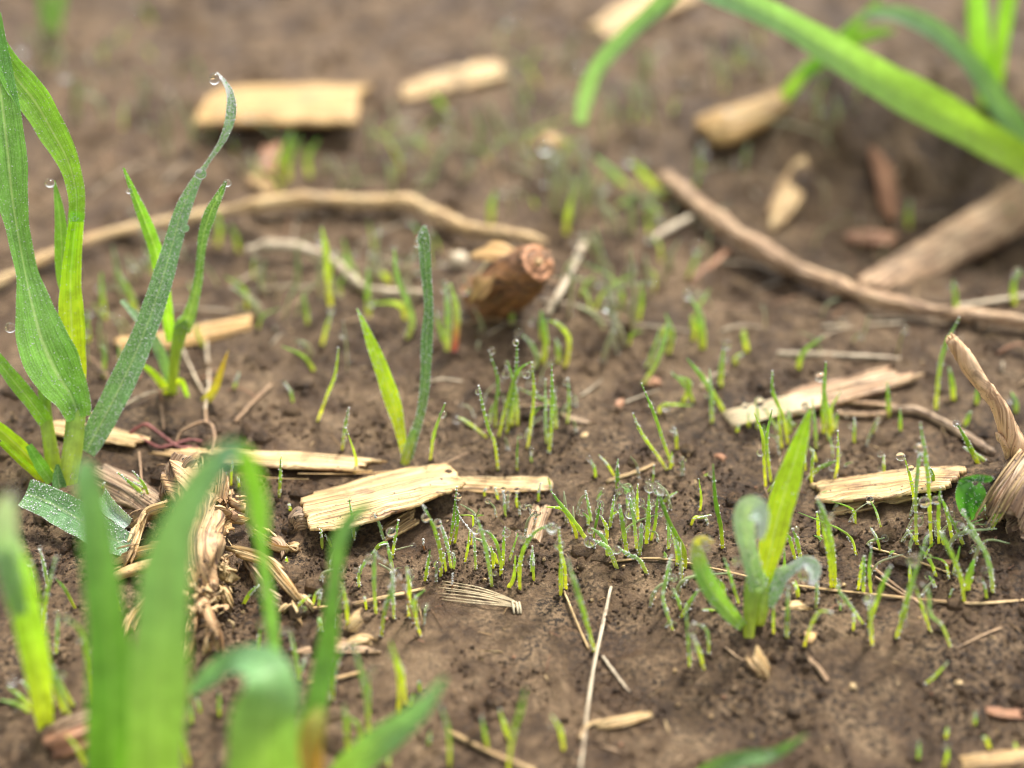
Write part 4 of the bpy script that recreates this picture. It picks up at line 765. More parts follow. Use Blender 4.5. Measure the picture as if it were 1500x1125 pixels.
# brown lump under the left end of the wide flake
b0 = G(437, 765); mb = MB(); tube(mb, gt([(426, 768, .1, 22), (440, 764, .2, 30), (455, 762, .1, 20)]), 14, 12, lump=.6, seed=5); tag(mb.build('wood_knot', WOOD, None, b0), 'brown knot of rotten wood tucked under the left end of the wide flake', 'wood')
b0 = G(655, 690); mb = MB(); tube(mb, gt([(640, 697, .2, 12), (655, 700, .3, 18), (668, 698, .2, 10)]), 12, 10, lump=.7, seed=8); tag(mb.build('soil_lump', CRUMB, None, b0), 'dark wet lump of soil stuck to the right end of the wide flake', 'soil lump')
b0 = G(650, 860); BF = thing('fibre_bundle', 'bundle of pale parallel straw fibres with a broken hooked end', 'fibres', b0); g = random.Random(3)
for k in range(7):
    mb = MB(); a = k / 6; e = g.uniform(-4, 4)
    tube(mb, gt([(644 + g.uniform(-3, 9), 851 + 27 * a, .05, 1.6), (700, 861 + 22 * a + e * .3, .12 + .04 * (k % 2), 2.2), (745 + e, 875 + 13 * a, .12, 2.0), (762, 886 + 4 * a, .08, 1.8)]), 16, 6, lump=.2, seed=k, flatz=.6); mb.build('fibre', FIBRE, BF, b0)
for px in (752, 758, 762):
    mb = MB(); tube(mb, gt([(px - 2, 882, .15, 3.5), (px, 890, .12, 4), (px + 1, 899, .03, 3)]), 8, 6); mb.build('hooked_end', FIBRE, BF, b0)

# ---------------------------------------------------------------- grass sprouts
# crop: x0, y0, scale of the traced coordinates. Each line: colour width base..tip ; drops x,y,radius_px
CROPS = {'E': (650, 450, 3.214), 'S': (520, 740, 5), 'T': (800, 680, 5.115), 'R': (950, 450, 3.75), 'Q': (1200, 450, 3.214), 'N': (1150, 750, 3.0),
         'D': (950, 700, 3.214), 'L': (0, 700, 2.647), 'M': (400, 700, 2.647), 'C': (400, 400, 3.75), 'A': (340, 340, 3.75), 'B': (740, 200, 3.75), 'K': (700, 700, 2.647), 'P': (0, 0, 1), 'Z': (180, 640, 3.516)}
DATA = """
E g 6 258,775 240,640 210,570 178,440 165,370 ; 163,398,5
E y 6 228,628 150,570 100,535 60,515 ; 60,530,6
E d 6 245,570 243,480 255,350 215,205 ; 228,205,6
E g 7 255,620 290,480 345,310 410,255 ;
E d 7 296,600 310,480 340,300 345,160 ; 340,165,5
E g 6 318,570 325,480 335,380 298,250 ; 300,265,6 295,310,6
E g 6 347,560 345,470 340,400 328,330 ;
E y 6 392,665 410,560 425,400 415,260 ; 390,315,6 430,400,5
E g 5 556,485 470,435 350,380 ;
E t 6 487,645 480,540 478,340 ;
E g 7 495,690 505,580 510,440 508,270 ;
E g 6 530,575 525,480 520,390 ; 522,385,5
E g 6 583,550 590,440 585,335 ; 574,352,5
E t 7 425,300 440,240 410,170 370,130 ; 355,125,6
E d 4 346,780 345,700 350,600 ; 360,606,4.5
E t 4 418,740 410,700 412,680 ; 413,674,4
E g 6 715,805 710,760 690,715 ; 684,710,5
E y 5 810,800 770,740 730,695 ;
E g 6 822,870 815,800 820,715 ;
E y 6 1065,775 1000,690 930,590 890,500 ; 922,565,5
E g 6 1085,755 1040,650 990,500 930,360 ; 976,458,5
E t 9 930,370 1000,260 1040,150 1060,60 ;
E y 5 1065,770 1070,730 1075,680 ;
E y 5 1100,680 1095,600 1085,565 ; 1078,573,5
E g 11 465,275 480,170 472,90 455,20 ; 420,60,5
E g 9 540,270 538,200 530,150 ;
E y 9 570,290 590,160 545,85 490,60 ;
E y 5 193,895 192,870 196,845 ;
E y 5 258,915 250,880 242,845 ; 245,870,3
E t 5 293,990 285,930 280,860 ; 280,858,4
E y 5 348,950 342,910 345,870 ; 346,862,4.5
E g 5 445,920 447,870 457,825 ;
E d 6 25,1125 45,1000 62,845 ; 68,893,5
E d 6 50,1120 65,1000 60,930 ;
E p 11 850,190 835,120 790,40 770,0 ; 790,100,5
E p 11 745,270 770,180 800,100 ;
E p 12 905,120 890,40 880,-30 ;
E g 9 315,75 318,20 ; 318,5,5
S g 7 625,535 630,380 590,200 545,90 500,5 ; 518,92,7
S t 6 710,475 680,320 655,220 622,125 ; 606,132,6
S y 5 670,500 655,400 650,330 ;
S t 6 720,480 728,400 722,345 ; 722,350,4
S b 3 713,635 712,580 715,495 ;
S y 5 800,430 825,320 838,180 ;
S y 4 845,300 862,200 864,95 845,75 760,72 ;
S t 5 885,480 878,330 870,200 ; 886,180,8
S t 7 1005,600 990,500 960,330 930,200 895,100 ; 1026,500,4
S g 7 1065,520 1070,420 1040,290 1000,220 940,185 ; 972,215,7
S g 6 1085,450 1088,300 1095,160 ; 1108,200,7
S y 7 1015,470 1010,370 995,300 ;
S y 6 1050,440 1020,360 990,330 ;
S y 8 1105,610 1160,540 1175,370 ;
S g 8 1205,630 1210,430 1250,290 1330,190 1450,140 ; 1443,165,7 1225,252,6
S d 7 1190,500 1215,380 1250,280 ;
S t 6 1290,500 1298,400 1300,300 ; 1290,402,7
S g 6 1310,560 1305,440 1310,380 ;
S g 7 510,560 530,450 550,330 ; 550,390,5
S b 4 515,340 500,290 500,240 ;
S t 7 155,805 142,620 140,420 150,335 ; 106,390,8
S t 7 285,500 255,370 235,280 ; 265,195,7
S t 6 235,285 205,230 175,130 140,75 ; 140,75,6
S g 6 270,400 285,290 300,210 318,110 ;
S t 6 30,610 30,500 80,410 140,330 ; 30,490,5 5,480,5
S d 7 190,970 215,790 260,640 290,545 ;
S t 6 285,840 280,700 275,560 275,480 ; 255,575,5
S y 8 395,820 397,600 378,450 ; 398,492,5
S y 6 485,960 450,850 440,700 446,660 ; 456,750,5
S y 5 510,790 510,735 ;
S y 5 85,770 75,700 70,665 ;
S b 4 440,890 370,640 290,480 160,370 ;
S g 8 130,345 180,290 240,270 ; 110,345,4
T g 8 325,600 260,500 180,390 100,290 35,200 ; 330,580,6
T y 8 235,570 205,460 130,340 0,320 ;
T t 6 345,460 320,330 295,200 ;
T t 9 540,790 470,640 420,600 350,565 ; 325,582,8
T t 8 465,735 450,600 400,520 340,480 ; 335,495,6
T y 7 455,580 450,470 400,375 ; 400,352,7 408,300,6
T d 5 355,645 360,520 390,370 410,290 ;
T g 6 475,490 490,380 510,240 ;
T y 6 478,480 490,390 540,350 ; 540,325,6
T d 8 540,240 535,120 535,0 ; 530,232,6
T g 8 610,700 590,560 565,400 550,300 ; 580,430,5
T t 6 680,650 665,480 640,330 630,240 ; 630,372,7 630,240,7
T y 6 690,430 683,300 685,150 ; 703,285,7
T t 8 697,690 710,560 715,440 ; 715,478,6
T g 9 750,600 765,420 770,200 ; 776,178,9
T g 6 780,575 815,460 830,330 835,230 ; 800,290,6
T d 8 1045,790 1030,640 930,450 860,270 820,190 ; 845,195,8 1028,678,6
T g 6 870,290 920,245 985,205 ; 903,272,8
T t 7 915,650 920,520 905,430 ; 905,430,4
T g 7 1015,900 1010,760 990,640 970,560 ;
T y 6 975,770 980,680 940,500 ; 935,575,4
T t 7 920,1120 875,1000 900,850 940,690 ;
T t 7 1015,1100 990,1020 950,930 ; 948,935,4
T g 8 1040,1120 1060,1050 1130,960 ;
T t 8 765,830 700,720 620,680 545,625 ; 530,640,7
T d 8 1325,640 1310,480 1270,280 1250,0 ; 1235,75,4
T y 5 1150,360 1162,260 1145,110 ;
T y 6 1155,110 1185,90 1220,70 ;
T y 6 1080,465 1110,400 1160,400 1230,375 ;
T t 3 795,150 805,70 805,0 ;
T y 6 105,990 120,880 110,700 ;
T y 7 150,940 140,780 110,660 95,480 ; 100,605,9 45,480,8
R y 6 645,1000 635,850 625,700 580,580 ; 615,800,6
R g 6 675,960 655,820 650,700 680,560 ;
R y 6 735,780 720,660 710,560 ; 713,695,5
R g 7 770,760 745,620 700,510 680,450 680,350 ;
R g 5 640,1030 680,980 700,960 ;
R y 6 485,695 492,660 500,640 ;
R y 6 550,670 550,620 548,570 ; 530,542,5
R g 6 600,670 600,600 590,500 ; 608,522,7
R g 7 780,700 775,630 770,560 ; 
R d 6 830,660 790,640 760,610 ;
R y 5 862,900 858,850 850,800 ;
R y 6 925,850 905,800 880,765 ;
R g 6 895,970 900,850 905,780 ;
R d 7 865,950 930,890 980,865 1040,840 ; 990,850,5 1010,880,5
R t 6 925,780 915,650 900,500 ; 927,756,6
R y 6 1020,950 1040,850 1040,680 ; 1030,748,6 1052,805,4
R g 9 965,700 960,560 962,430 ; 945,382,7
R g 9 995,730 990,600 965,480 975,300 ;
R y 6 1015,690 1005,560 1060,460 ;
R t 7 350,650 345,500 335,340 ; 320,485,4
R g 9 430,590 370,500 290,380 210,280 ;
R g 9 395,440 402,320 415,220 ; 430,208,8 425,275,5
R g 13 300,235 290,120 270,60 ;
R y 10 545,250 530,190 520,150 ;
R y 8 480,320 478,280 520,250 ;
R g 10 820,350 850,250 960,160 ;
R y 5 155,790 150,720 145,670 ; 135,670,5
R y 7 60,590 65,550 120,535 240,540 ; 95,545,7
R g 7 250,530 215,450 125,355 ;
Q g 6 165,640 165,580 165,520 ; 150,558,4.5
Q y 6 240,610 260,560 275,530 ; 266,562,5
Q g 7 385,600 382,540 380,480 ;
Q g 8 330,520 325,440 320,350 ;
Q g 9 550,500 562,330 590,190 660,50 ;
Q g 10 635,440 625,350 610,280 ;
Q g 9 740,460 742,420 745,380 ;
Q g 6 305,790 304,740 303,690 ; 288,690,5 293,760,5
Q y 7 455,960 440,850 400,700 ; 383,703,7 432,757,6
Q t 7 460,1125 455,900 470,720 485,690 ; 470,1010,7
Q g 8 530,1130 515,850 500,700 475,545 ; 475,665,9
Q d 7 550,880 530,780 500,740 ;
Q g 7 565,1125 562,950 570,850 ; 552,908,6 496,917,8
Q g 7 632,1110 600,960 570,890 ; 621,980,6
Q g 7 685,1125 650,1050 600,960 ; 655,1025,7
Q t 8 790,1160 730,1060 675,955 ; 678,960,4
Q y 6 475,1125 440,1080 410,1040 ;
Q y 7 590,1130 580,1090 570,1050 ;
Q d 9 755,740 700,640 650,550 ; 648,548,7
Q g 9 680,570 700,520 715,490 ;
Q t 8 800,730 730,690 680,660 ;
Q g 6 790,1050 830,980 855,930 ;
Q g 6 805,1055 860,970 925,945 ; 900,960,5
Q g 6 285,1120 265,1075 240,1035 ;
Q t 10 930,500 925,450 905,400 ; 910,435,8
Q t 6 490,1135 500,1090 520,1065 ;
N y 8 205,340 195,200 150,0 ;
N g 9 222,340 210,170 175,20 140,-60 ; 200,20,5
N y 7 148,110 145,50 140,0 ;
N g 7 345,370 345,280 350,195 ; 338,262,5
N g 7 380,370 370,250 380,155 ;
N y 7 320,350 335,250 345,190 ;
N g 8 365,520 400,400 440,290 465,240 ;
N y 8 385,590 375,480 370,380 ; 370,383,9
N t 6 355,500 300,430 240,350 235,300 ; 252,385,8
N g 9 487,560 520,450 560,300 630,100 ; 563,211,9 520,450,8 525,487,7
N y 7 550,320 548,270 547,230 ;
N y 6 645,530 610,440 570,320 ;
N t 6 735,600 690,500 640,450 630,350 600,318 ; 625,430,6
N g 6 670,290 640,220 590,150 ;
N g 8 790,410 770,280 700,120 680,85 ; 752,265,5
N g 14 800,350 810,280 830,210 ;
N g 7 890,385 880,340 870,300 ; 855,297,5
N t 8 915,360 905,270 870,160 780,60 ; 877,253,6
N g 5 720,385 727,360 735,335 ;
N g 5 422,180 405,120 378,70 ;
N y 6 62,380 55,340 45,300 ;
N t 6 135,430 140,340 125,250 ;
N g 8 7,555 10,450 15,330 ;
N y 6 82,600 110,510 150,440 205,440 ; 203,445,4
N y 5 300,525 302,480 300,440 ;
N t 5 245,440 245,400 ;
N y 6 605,755 650,730 715,660 ;
N g 7 835,940 835,910 835,880 ; 836,885,4
N y 7 708,1000 710,970 715,945 ;
N y 8 692,1125 712,1080 715,1030 ; 708,1025,6
N t 8 585,1090 588,1050 588,1010 ; 588,1015,6
N y 8 905,1045 885,1000 870,985 ;
N y 8 1012,1060 1010,1010 ;
D g 7 195,895 190,800 175,600 ; 203,715,9 211,792,8
D g 8 150,660 190,590 230,530 ;
D y 7 265,910 240,820 210,750 ;
D t 6 285,830 275,720 210,680 ;
D t 6 120,720 80,620 65,540 ;
D t 6 75,530 85,460 100,380 ;
D t 6 430,600 390,480 355,375 ;
D g 7 365,590 350,510 325,475 ;
D g 6 335,630 290,622 250,620 ;
D g 7 655,755 652,640 660,510 ;
D y 6 590,740 588,670 590,600 ;
D g 6 640,480 640,410 640,340 ;
D y 6 705,570 695,520 680,490 ;
D g 8 722,400 700,300 680,240 ; 692,247,5
D g 7 695,390 665,290 645,258 ; 645,262,5
D g 6 790,620 792,500 770,420 ;
L g 7 165,610 180,460 215,310 ; 218,312,5
L t 6 140,465 130,400 120,340 ; 118,328,5
L t 6 185,430 175,360 155,280 ; 156,270,4
L d 6 295,510 250,430 215,390 ;
L t 7 215,690 222,600 225,530 ; 222,530,5
L g 8 350,880 335,700 310,590 250,540 ; 255,545,7 310,627,5
L g 9 250,920 200,760 165,640 ;
L g 8 290,890 235,800 180,680 ; 205,770,6
L t 8 275,930 225,800 215,740 ; 240,765,5
L g 9 130,900 80,850 30,810 ; 48,787,9
L g 9 130,915 70,880 0,860 ; 60,890,7
L t 7 125,850 105,810 85,785 ;
L g 6 470,525 455,470 440,425 ;
L g 7 850,930 850,880 850,830 ;
L g 7 780,920 770,880 760,850 ;
L t 7 745,960 742,910 740,880 ; 720,900,5
L y 8 330,1115 300,1050 260,1000 ;
L g 6 935,495 965,450 1000,415 ;
L g 7 1000,690 1010,580 ; 1017,572,6
L g 8 735,1120 715,1040 700,960 ;
M g 6 22,80 28,0 28,-75 ;
M t 8 105,790 90,700 68,600 ; 45,593,5 68,598,5
M t 7 90,780 112,740 125,700 ; 130,700,6
M g 6 150,500 165,450 185,430 ;
M t 6 175,510 180,465 184,440 ; 184,438,5
M y 7 95,545 105,490 145,455 ;
M y 7 290,600 285,500 270,415 ; 272,418,4.5
M g 6 190,280 188,230 185,195 ;
M g 5 230,272 215,240 200,215 ; 218,236,5
M g 6 315,245 310,180 295,85 ; 295,85,4 337,160,6
M d 8 230,870 240,740 285,640 ; 302,652,6
M t 9 375,1005 360,850 340,750 315,650 ;
M g 8 365,990 372,860 368,750 ; 380,755,7
M y 9 485,920 490,780 475,700 455,635 ; 460,678,7
M y 8 515,885 500,760 480,690 ;
M g 7 570,830 567,800 565,785 ; 566,800,4
M g 7 525,890 535,860 545,835 ;
M g 10 290,1065 285,950 275,880 ;
M g 9 345,1035 330,960 295,925 ; 262,962,6
M t 7 600,1040 605,1010 610,980 ; 600,1028,7
M g 8 685,1125 680,980 650,885 ; 
M g 8 835,1050 820,990 808,925 ;
M y 9 922,1020 900,970 878,900 ;
M g 9 908,1150 930,1000 960,900 978,820 ;
M y 8 450,1130 450,1075 ;
M y 7 55,345 53,325 52,305 ;
M y 6 68,132 65,115 62,98 ;
K g 8 455,680 430,590 385,440 345,310 ;
K d 5 470,275 440,300 445,230 ;
K y 8 335,1065 320,980 285,920 ; 285,960,6
K y 5 320,460 318,380 322,280 ;
C y 6 232,840 290,690 340,560 360,410 ;
C d 6 378,980 395,850 415,740 ; 410,765,4
C y 5 448,1105 455,1020 400,850 ; 400,910,3
C g 6 862,1035 885,880 945,715 ; 932,775,5
C t 6 112,722 95,650 62,600 ; 62,600,5
A g 9 415,520 405,430 390,330 ; 408,430,5
A y 8 490,630 520,520 545,440 ; 545,425,7
A y 11 545,440 530,300 515,100 490,-30 ; 540,318,8
A g 10 345,320 360,230 360,100 ;
A y 7 215,370 280,400 360,370 ;
A p 8 430,400 460,385 495,365 ;
A g 10 170,480 100,380 0,300 ;
A g 7 40,440 30,390 ;
A g 7 140,445 130,370 ;
A p 5 635,780 625,600 610,490 ; 607,560,6
A g 11 750,470 745,350 745,200 ;
A t 11 955,590 990,470 910,250 890,90 ; 960,540,7
A y 10 960,500 920,400 760,390 ; 770,388,8
A y 11 870,285 840,240 795,220 ;
A t 12 1180,660 1185,450 1170,290 ; 1168,300,8
A r 12 1220,665 1235,450 1200,280 ; 
A g 9 1190,640 1150,560 1115,430 ; 1135,440,6
A t 10 1345,450 1290,310 ; 1285,310,7
A b 6 375,690 380,650 388,605 ; 388,605,4
A p 6 235,545 237,515 ; 
A p 10 660,240 640,130 ;
A t 6 5,870 40,770 ;
B g 10 210,1125 200,1040 200,960 ; 150,1010,8
B g 9 35,1035 35,940 ; 35,940,8
B p 10 350,1000 365,800 350,720 ;
B p 9 640,1125 590,950 540,720 ; 570,930,10
B g 11 540,720 510,600 490,500 ;
B p 10 700,1100 710,900 690,620 ;
B p 10 790,900 780,760 770,650 ;
B y 13 870,1125 880,1080 885,1030 ;
B t 10 1095,1125 1070,980 1010,870 ; 1012,865,9
B y 10 1312,1125 1310,1060 ;
B p 10 920,740 905,690 890,650 ;
B t 9 1000,780 1040,690 1070,610 ; 1055,608,9
B p 12 300,440 330,200 300,80 ; 220,60,11
B p 12 390,500 420,250 430,80 ;
B p 12 260,420 265,300 240,180 ;
B g 12 455,420 450,300 450,150 ;
B p 12 350,500 360,380 360,200 ;
B y 12 330,560 345,430 375,300 ;
B p 12 230,260 150,330 50,380 ; 
B y 16 890,340 790,240 690,130 ; 690,120,12
B t 14 695,300 580,190 490,110 ; 
B g 14 690,540 695,420 700,300 ;
B g 12 600,400 660,360 730,310 ;
B t 14 840,450 820,400 770,385 ;
B p 12 540,430 530,340 520,260 ; 540,280,10
B g 14 1065,225 1065,150 1070,80 ; 1085,80,11
B p 12 500,640 450,560 400,540 ; 400,560,10
B g 12 760,380 800,320 860,360 ;
P p 11 960,190 948,150 930,105 ; 
P g 13 950,120 946,90 935,70 ;
P p 11 880,215 884,175 895,150 ;
P p 11 905,200 898,160 892,130 ;
P g 10 925,180 930,150 918,120 ;
P p 12 760,240 752,205 742,175 ;
P p 12 838,100 836,72 845,50 ;
P g 11 1020,262 1022,235 1028,212 ; 1028,210,7
P g 11 1090,250 1092,228 1096,212 ;
P p 11 1050,130 1046,90 1040,60 ;
P p 11 1090,110 1092,80 1088,55 ;
P g 10 1195,180 1200,150 1190,130 ;
P g 10 1225,195 1228,165 1222,140 ;
P g 10 1332,335 1330,315 1334,295 ; 1335,298,6
P p 12 548,230 542,200 545,165 ;
P g 11 420,265 425,230 440,200 ;
P g 11 455,262 450,230 465,205 ;
P g 12 402,255 415,225 428,190 ;
P p 11 500,280 496,250 488,235 ;
P p 11 525,275 520,255 515,235 ;
P g 11 575,285 572,255 566,235 ;
P g 11 630,270 640,235 662,210 ;
P g 13 650,175 645,150 630,138 ;
P g 12 700,230 704,200 696,160 ;
P p 12 770,200 765,165 752,130 ;
P g 11 718,330 720,300 726,280 ;
P p 11 670,275 690,245 700,240 ;
P p 12 735,215 728,180 715,150 ;
P p 12 155,190 145,150 118,135 ;
P g 12 110,180 112,140 108,110 ; 95,110,9
P p 12 60,115 62,75 45,45 ; 30,70,10
P p 11 205,160 210,130 200,105 ;
P p 12 240,225 245,185 238,160 ;
P g 12 285,215 282,190 275,170 ;
P p 11 95,85 80,60 70,30 ;
P g 10 180,440 172,400 165,360 ;
P g 10 155,470 150,435 148,400 ;
P g 10 200,470 190,430 170,395 ;
P g 9 130,505 128,480 126,455 ; 127,470,5
P t 8 152,555 153,520 150,505 ;
P g 7 178,545 176,525 174,505 ;
P g 10 318,360 322,330 312,305 ;
P g 10 385,430 383,405 388,380 ;
P g 9 350,370 345,345 338,330 ;
P p 11 470,440 468,400 476,360 ; 470,350,8
P g 10 505,410 510,385 503,350 ;
P p 10 555,420 552,390 540,370 ;
P g 8 362,455 358,425 330,405 ;
P g 7 300,510 290,490 285,470 ;
P p 9 970,420 980,380 995,350 ;
P g 9 935,470 940,440 938,415 ;
P p 10 895,345 890,320 880,300 ;
P g 9 1000,590 1010,560 985,550 ;
P p 9 905,520 898,490 902,460 ;
P g 9 978,520 985,490 975,460 ;
P y 9 1015,500 1018,480 1012,462 ;
P g 8 945,540 955,520 968,480 ; 1062,500,6
P g 11 1400,90 1398,60 1402,35 ;
P g 9 1480,345 1484,320 1475,300 ;
P g 10 1398,470 1400,440 1396,410 ; 1397,420,7
P g 10 1488,450 1484,420 1494,395 ; 1490,400,7
P y 5 408,730 410,700 412,668 ;
P y 5 338,712 339,690 341,672 ;
P t 5 328,718 329,705 332,692 ; 330,694,4
P y 5 351,716 350,705 349,698 ;
P g 7 228,738 200,715 172,692 ;
P g 6 222,738 212,712 194,690 ;
P g 6 214,730 208,712 196,705 ;
P y 5 148,722 150,712 152,706 ;
P y 4 355,888 366,872 378,858 ;
"""
LAND = [(550, 720, 'the wide pale flake'), (738, 708, 'the narrow striped strip'), (787, 768, 'the small striped chip'), (705, 875, 'the hooked fibre bundle'), (593, 680, 'the two leaved seedling'),
        (100, 720, 'the tall left seedling'), (253, 580, 'the smaller left seedling'), (1098, 940, 'the bright right seedling'), (1300, 712, 'the thick tan flake'), (1425, 740, 'the notched weed'),
        (1480, 700, 'the peeled root'), (1200, 580, 'the split straw slab'), (1400, 635, 'the dark twig'), (1300, 868, 'the long pale runner'), (760, 400, 'the round stalk stump'), (420, 155, 'the golden straw slab'),
        (655, 115, 'the blurred slanting flake'), (440, 290, 'the long winding root'), (440, 370, 'the thin winding root'), (1150, 385, 'the long bare stick'), (1080, 170, 'the orange husk'), (1300, 270, 'the red bark flake'),
        (1155, 285, 'the pale upright flake'), (1400, 350, 'the split stalk'), (290, 830, 'the root crown'), (68, 1070, 'the lower left seedling'), (870, 980, 'the long upright straw'), (915, 1050, 'the twisted husk'),
        (500, 945, 'the torn husk mat'), (710, 1098, 'the bottom edge straw'), (1450, 1114, 'the bottom right straw'), (270, 490, 'the tan straw length'), (1115, 965, 'the cream stub'), (858, 638, 'the curled cream ring'),
        (845, 614, 'the wet bark strip'), (907, 596, 'the curled red flake'), (925, 692, 'the cream splinter'), (1056, 668, 'the orange bark chip'), (960, 820, 'the thin pale runner'), (850, 910, 'the thin dry stem'),
        (860, 130, 'the arched teal blade'), (1220, 521, 'the straight pale straw'), (1184, 934, 'the yellow leaf scrap'), (450, 690, 'the thin straw thread'), (100, 30, 'the top left tuft'), (540, 870, 'the thin straw pair'), (80, 760, 'the cut teal blade'), (200, 720, 'the grooved stalk slab'), (1020, 560, 'the tall bent sprout')]
ORD = ['leftmost', 'second from left', 'third from left', 'fourth from left', 'fifth from left', 'sixth from left', 'seventh from left', 'eighth from left', 'ninth from left', 'tenth from left', 'eleventh from left', 'twelfth from left', 'thirteenth from left', 'fourteenth from left']
CN = {'h': 'pale green', 'g': 'green', 'y': 'yellow green', 'd': 'dark green', 't': 'grey green', 'p': 'pale', 'r': 'red footed', 'b': 'browned'}
rows_ = []
for ln in DATA.strip().splitlines():
    hd, _, dr = ln.partition(';'); tk = hd.split(); x0, y0_, s_ = CROPS[tk[0]]
    c = [(x0 + float(a) / s_, y0_ + float(b) / s_) for a, b in (q.split(',') for q in tk[3:])]
    ds = [(x0 + float(a) / s_, y0_ + float(b) / s_, float(r)) for a, b, r in (q.split(',') for q in dr.split())]
    rows_.append((tk[1], float(tk[2]), c, ds))
grp = {}
for i, (cc, wd, c, ds) in enumerate(rows_):
    bx, by = c[0]; L_ = min(LAND, key=lambda q: (q[0] - bx) ** 2 + ((q[1] - by) * 1.3) ** 2)
    dx, dy = bx - L_[0], (by - L_[1]) * 1.3
    rel = ('right of' if dx > 0 else 'left of') if abs(dx) > abs(dy) else ('before' if dy > 0 else 'behind')
    grp.setdefault((L_[2], rel), []).append(i)
lab = {}
for (lm, rel), ids in grp.items():
    ids.sort(key=lambda i: rows_[i][2][0][0])
    for k, i in enumerate(ids):
        cc, wd, c, ds = rows_[i]; H_ = math.hypot(c[-1][0] - c[0][0], c[-1][1] - c[0][1]); hgt = 'tall ' if H_ > 62 else ('tiny ' if H_ < 24 else '')
        lean = c[-1][0] - c[0][0]; le = 'leaning ' if abs(lean) > 0.45 * H_ else ('upright ' if abs(lean) < 0.12 * H_ else '')
        head = f"{hgt}{le}{CN[cc]} sprout" + (' with dew' if ds else '')
        lab[i] = head + (f" {rel} {lm}" if len(ids) == 1 else f", {ORD[k]} {rel} {lm}")
size = sorted(range(len(rows_)), key=lambda i: -(math.hypot(rows_[i][2][-1][0] - rows_[i][2][0][0], rows_[i][2][-1][1] - rows_[i][2][0][1]) * rows_[i][1]))
solo = set(size[:300]); rest = MB()
push = MB()
g = random.Random(21)
for i, (cc, wd, c, ds) in enumerate(rows_):
    b0 = G(c[0][0], c[0][1], -.03); y0 = b0.y; H_ = math.hypot(c[-1][0] - c[0][0], c[-1][1] - c[0][1]); lean = g.uniform(-.1, .22) * cm(H_, b0)
    foc = abs(depth(b0) - 36) < 5.5
    for _ in range(7 if foc else 3):
        a_ = g.uniform(0, 6.28); d_ = g.uniform(.05, .16); x_, y_ = b0.x + math.cos(a_) * d_, b0.y + math.sin(a_) * d_; bead(push, (x_, y_, hz(x_, y_) + .025), g.uniform(.018, .055), 0)
    if len(c) == 2: c = [c[0], ((c[0][0] + c[1][0]) / 2 + g.uniform(-1, 1), (c[0][1] + c[1][1]) / 2), c[1]]
    R_ = []
    for k, (a, b) in enumerate(c):
        t = k / (len(c) - 1); y = y0 - lean * t * t; p = W(a, b, y)
        R_.append(tuple(p) + (cm(wd, p) / 2 * .84 * (0.74, 0.9, 0.92, 0.75, 0.22)[min(4, int(t * 4.01))] * g.uniform(.93, 1.05),))
    R_[0] = (b0.x, b0.y, b0.z - .05, R_[0][3])
    length = cm(H_, b0)
    bd = int(length * g.choice((10, 22, 40, 50)) * (1 if foc else .3) * (1.7 if cc == 't' else 1)) if depth(b0) < 52 else 0
    if c[0][1] < 470 and cc == 'g' and g.random() < .65: cc = 'h'
    if i not in solo:
        tube(rest, R_, n=16, ns=7, flatz=.5, lump=.22, seed=i, m='gydtprbh'.index(cc))
        for _ in range(bd): bead(rest, Vector(R_[1][:3]).lerp(Vector(R_[-1][:3]), g.random()) + Vector((g.uniform(-1, 1), -1, 0)) * R_[1][3] * .8, g.uniform(.012, .026), 8)
        for a, b, rp in ds:
            p = W(a, b, y0 - lean * .6); q_ = cm(rp, p); rest.add([(p.x + u * q_, p.y + v * q_, p.z + w_ * q_) for u, v, w_ in ICO2[0]], ICO2[1], m=9)
        continue
    mb = MB(); tube(mb, R_, n=22 if foc else 14, ns=8, flatz=.5, lump=.22, seed=i, beads=bd, br=(.008, .027))
    if ds:
        r = thing('grass_sprout', lab[i], 'sprout', b0, 'fine grass sprouts scattered over the soil'); mb.build('blade', [SPR[cc], BEAD], r, b0)
        for a, b, rp in ds: pdrop(r, b0, y0, a, b, rp, lean * min(1, max(0, (c[0][1] - b) / max(8, c[0][1] - c[-1][1]))) ** 2)
    else: tag(mb.build('grass_sprout', [SPR[cc], BEAD], None, b0), lab[i], 'sprout', 'fine grass sprouts scattered over the soil')
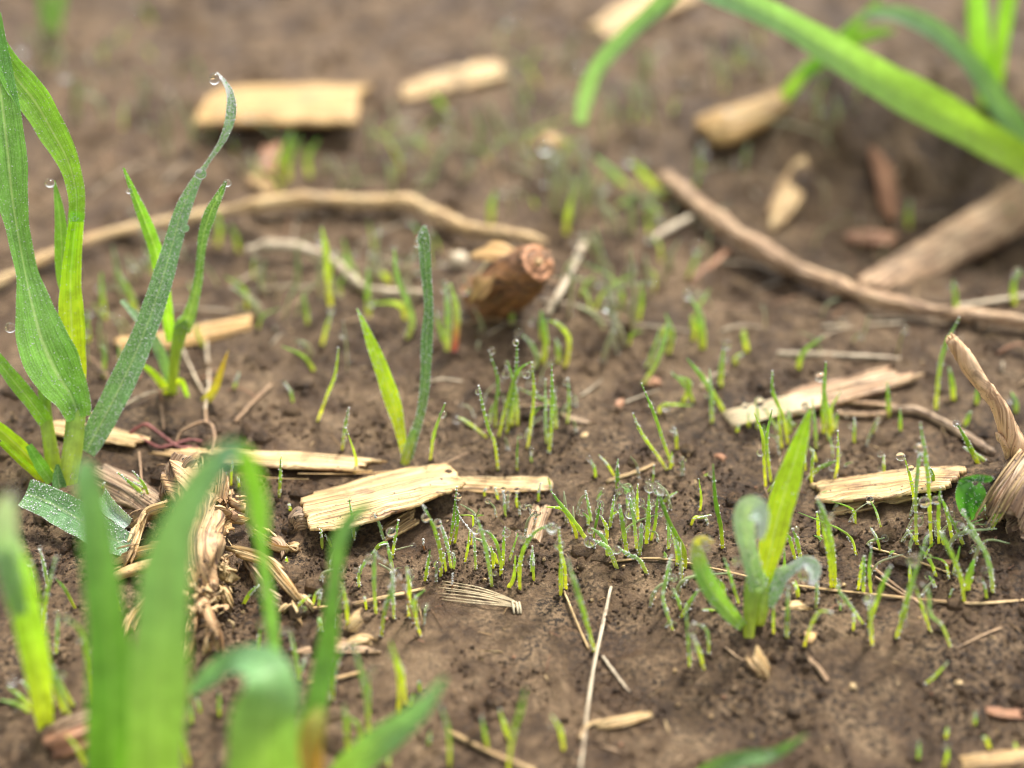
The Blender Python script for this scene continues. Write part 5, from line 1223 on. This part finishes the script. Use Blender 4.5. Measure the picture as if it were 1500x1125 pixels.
for px, py, rx, ry, cnt in [(820, 265, 60, 60, 46), (900, 430, 60, 60, 26), (620, 235, 90, 45, 34), (430, 250, 60, 35, 18), (560, 400, 80, 40, 22), (230, 410, 80, 50, 22), (920, 150, 70, 60, 26), (1080, 100, 70, 50, 16), (690, 455, 40, 30, 8),
                            (240, 150, 110, 80, 18), (90, 80, 70, 70, 16), (960, 330, 70, 50, 16), (770, 90, 60, 70, 14), (1230, 170, 50, 40, 8), (430, 470, 60, 60, 12), (1130, 480, 150, 40, 10), (1250, 360, 60, 50, 6), (150, 520, 60, 40, 8), (720, 180, 60, 50, 14), (750, 775, 90, 45, 16), (920, 770, 80, 50, 22), (1260, 790, 90, 70, 16), (1380, 800, 60, 40, 14), (1170, 640, 60, 50, 12), (770, 600, 70, 50, 14), (590, 860, 50, 60, 8), (480, 900, 90, 80, 8), (1000, 880, 50, 50, 6)]:
    for _ in range(cnt):
        a, b = g.gauss(px, rx * .6), g.gauss(py, ry * .6)
        if not (-20 < a < 1520 and 10 < b < 980) or (420 < a < 690 and 660 < b < 790): continue
        p = G(a, b, -.03); hgt = g.uniform(.45, 1.6) * (1 if b < 620 else .75); l1, l2 = g.gauss(0, .38), g.gauss(0, .3); rr = g.uniform(.022, .05)
        q1 = p + Vector((l1 * hgt * .4, l2 * hgt * .3, hgt * .55)); q2 = q1 + Vector((l1 * hgt * g.uniform(.3, 1.6), l2 * hgt * .5, hgt * g.uniform(.1, .5)))
        tube(rest, [tuple(p) + (rr,), tuple(q1) + (rr,), tuple(q2) + (rr * .25,)], n=9, ns=6, flatz=.5, lump=.2, m='gydtprbh'.index(g.choice('ghhhpppt')))
        if b > 560:
            for _b in range(14): bead(rest, p.lerp(q1, g.random()) + Vector((g.uniform(-1, 1), -1, 0)) * rr, g.uniform(.010, .024), 8)
        if g.random() < .4: q_ = g.uniform(.08, .15) * (1 if b < 560 else .75); rest.add([(q2.x + u * q_, q2.y + v * q_, q2.z + w_ * q_) for u, v, w_ in ICO2[0]], ICO2[1], m=9)
tag(push.build('pushed_soil', [CRUMB]), 'dark crumbs pushed up around the feet of the sprouts', 'soil crumbs', kind='stuff')
dry = MB()
for k in range(130):
    a, b = g.uniform(0, 1500), 40 + 560 * g.random() ** .8
    if 1150 < a and b < 360 and g.random() < .7: continue
    p = G(a, b, .04); an = g.gauss(0, .9); ln = g.uniform(.8, 3.2) * (.5 if b > 480 else 1); d_ = Vector((math.cos(an), math.sin(an), 0)) * ln; q1 = p + d_ * .5; q2 = p + d_; q1.z = hz(q1.x, q1.y) + g.uniform(.08, .4); q2.z = hz(q2.x, q2.y) + g.uniform(.03, .3)
    rr = g.uniform(.015, .045); tube(dry, [tuple(p) + (rr,), tuple(q1) + (rr,), tuple(q2) + (rr * .5,)], n=10, ns=6, lump=.2, m=g.choice((0, 0, 1, 2)))
tag(dry.build('dry_stems', [GREYST, STRAWB, REDB]), 'faint tangle of thin dead stems lying among the background sprouts', 'dead stems', kind='stuff')
tag(rest.build('tiny_sprouts', [SPR[k] for k in 'gydtprbh'] + [BEAD, DROP]), 'the smallest grass sprouts dotted between the larger ones', 'sprouts', kind='stuff')
print('sprouts', len(rows_), 'dup labels', len(lab) - len(set(lab.values())), 'long', [v for v in lab.values() if len(v.split()) > 16])
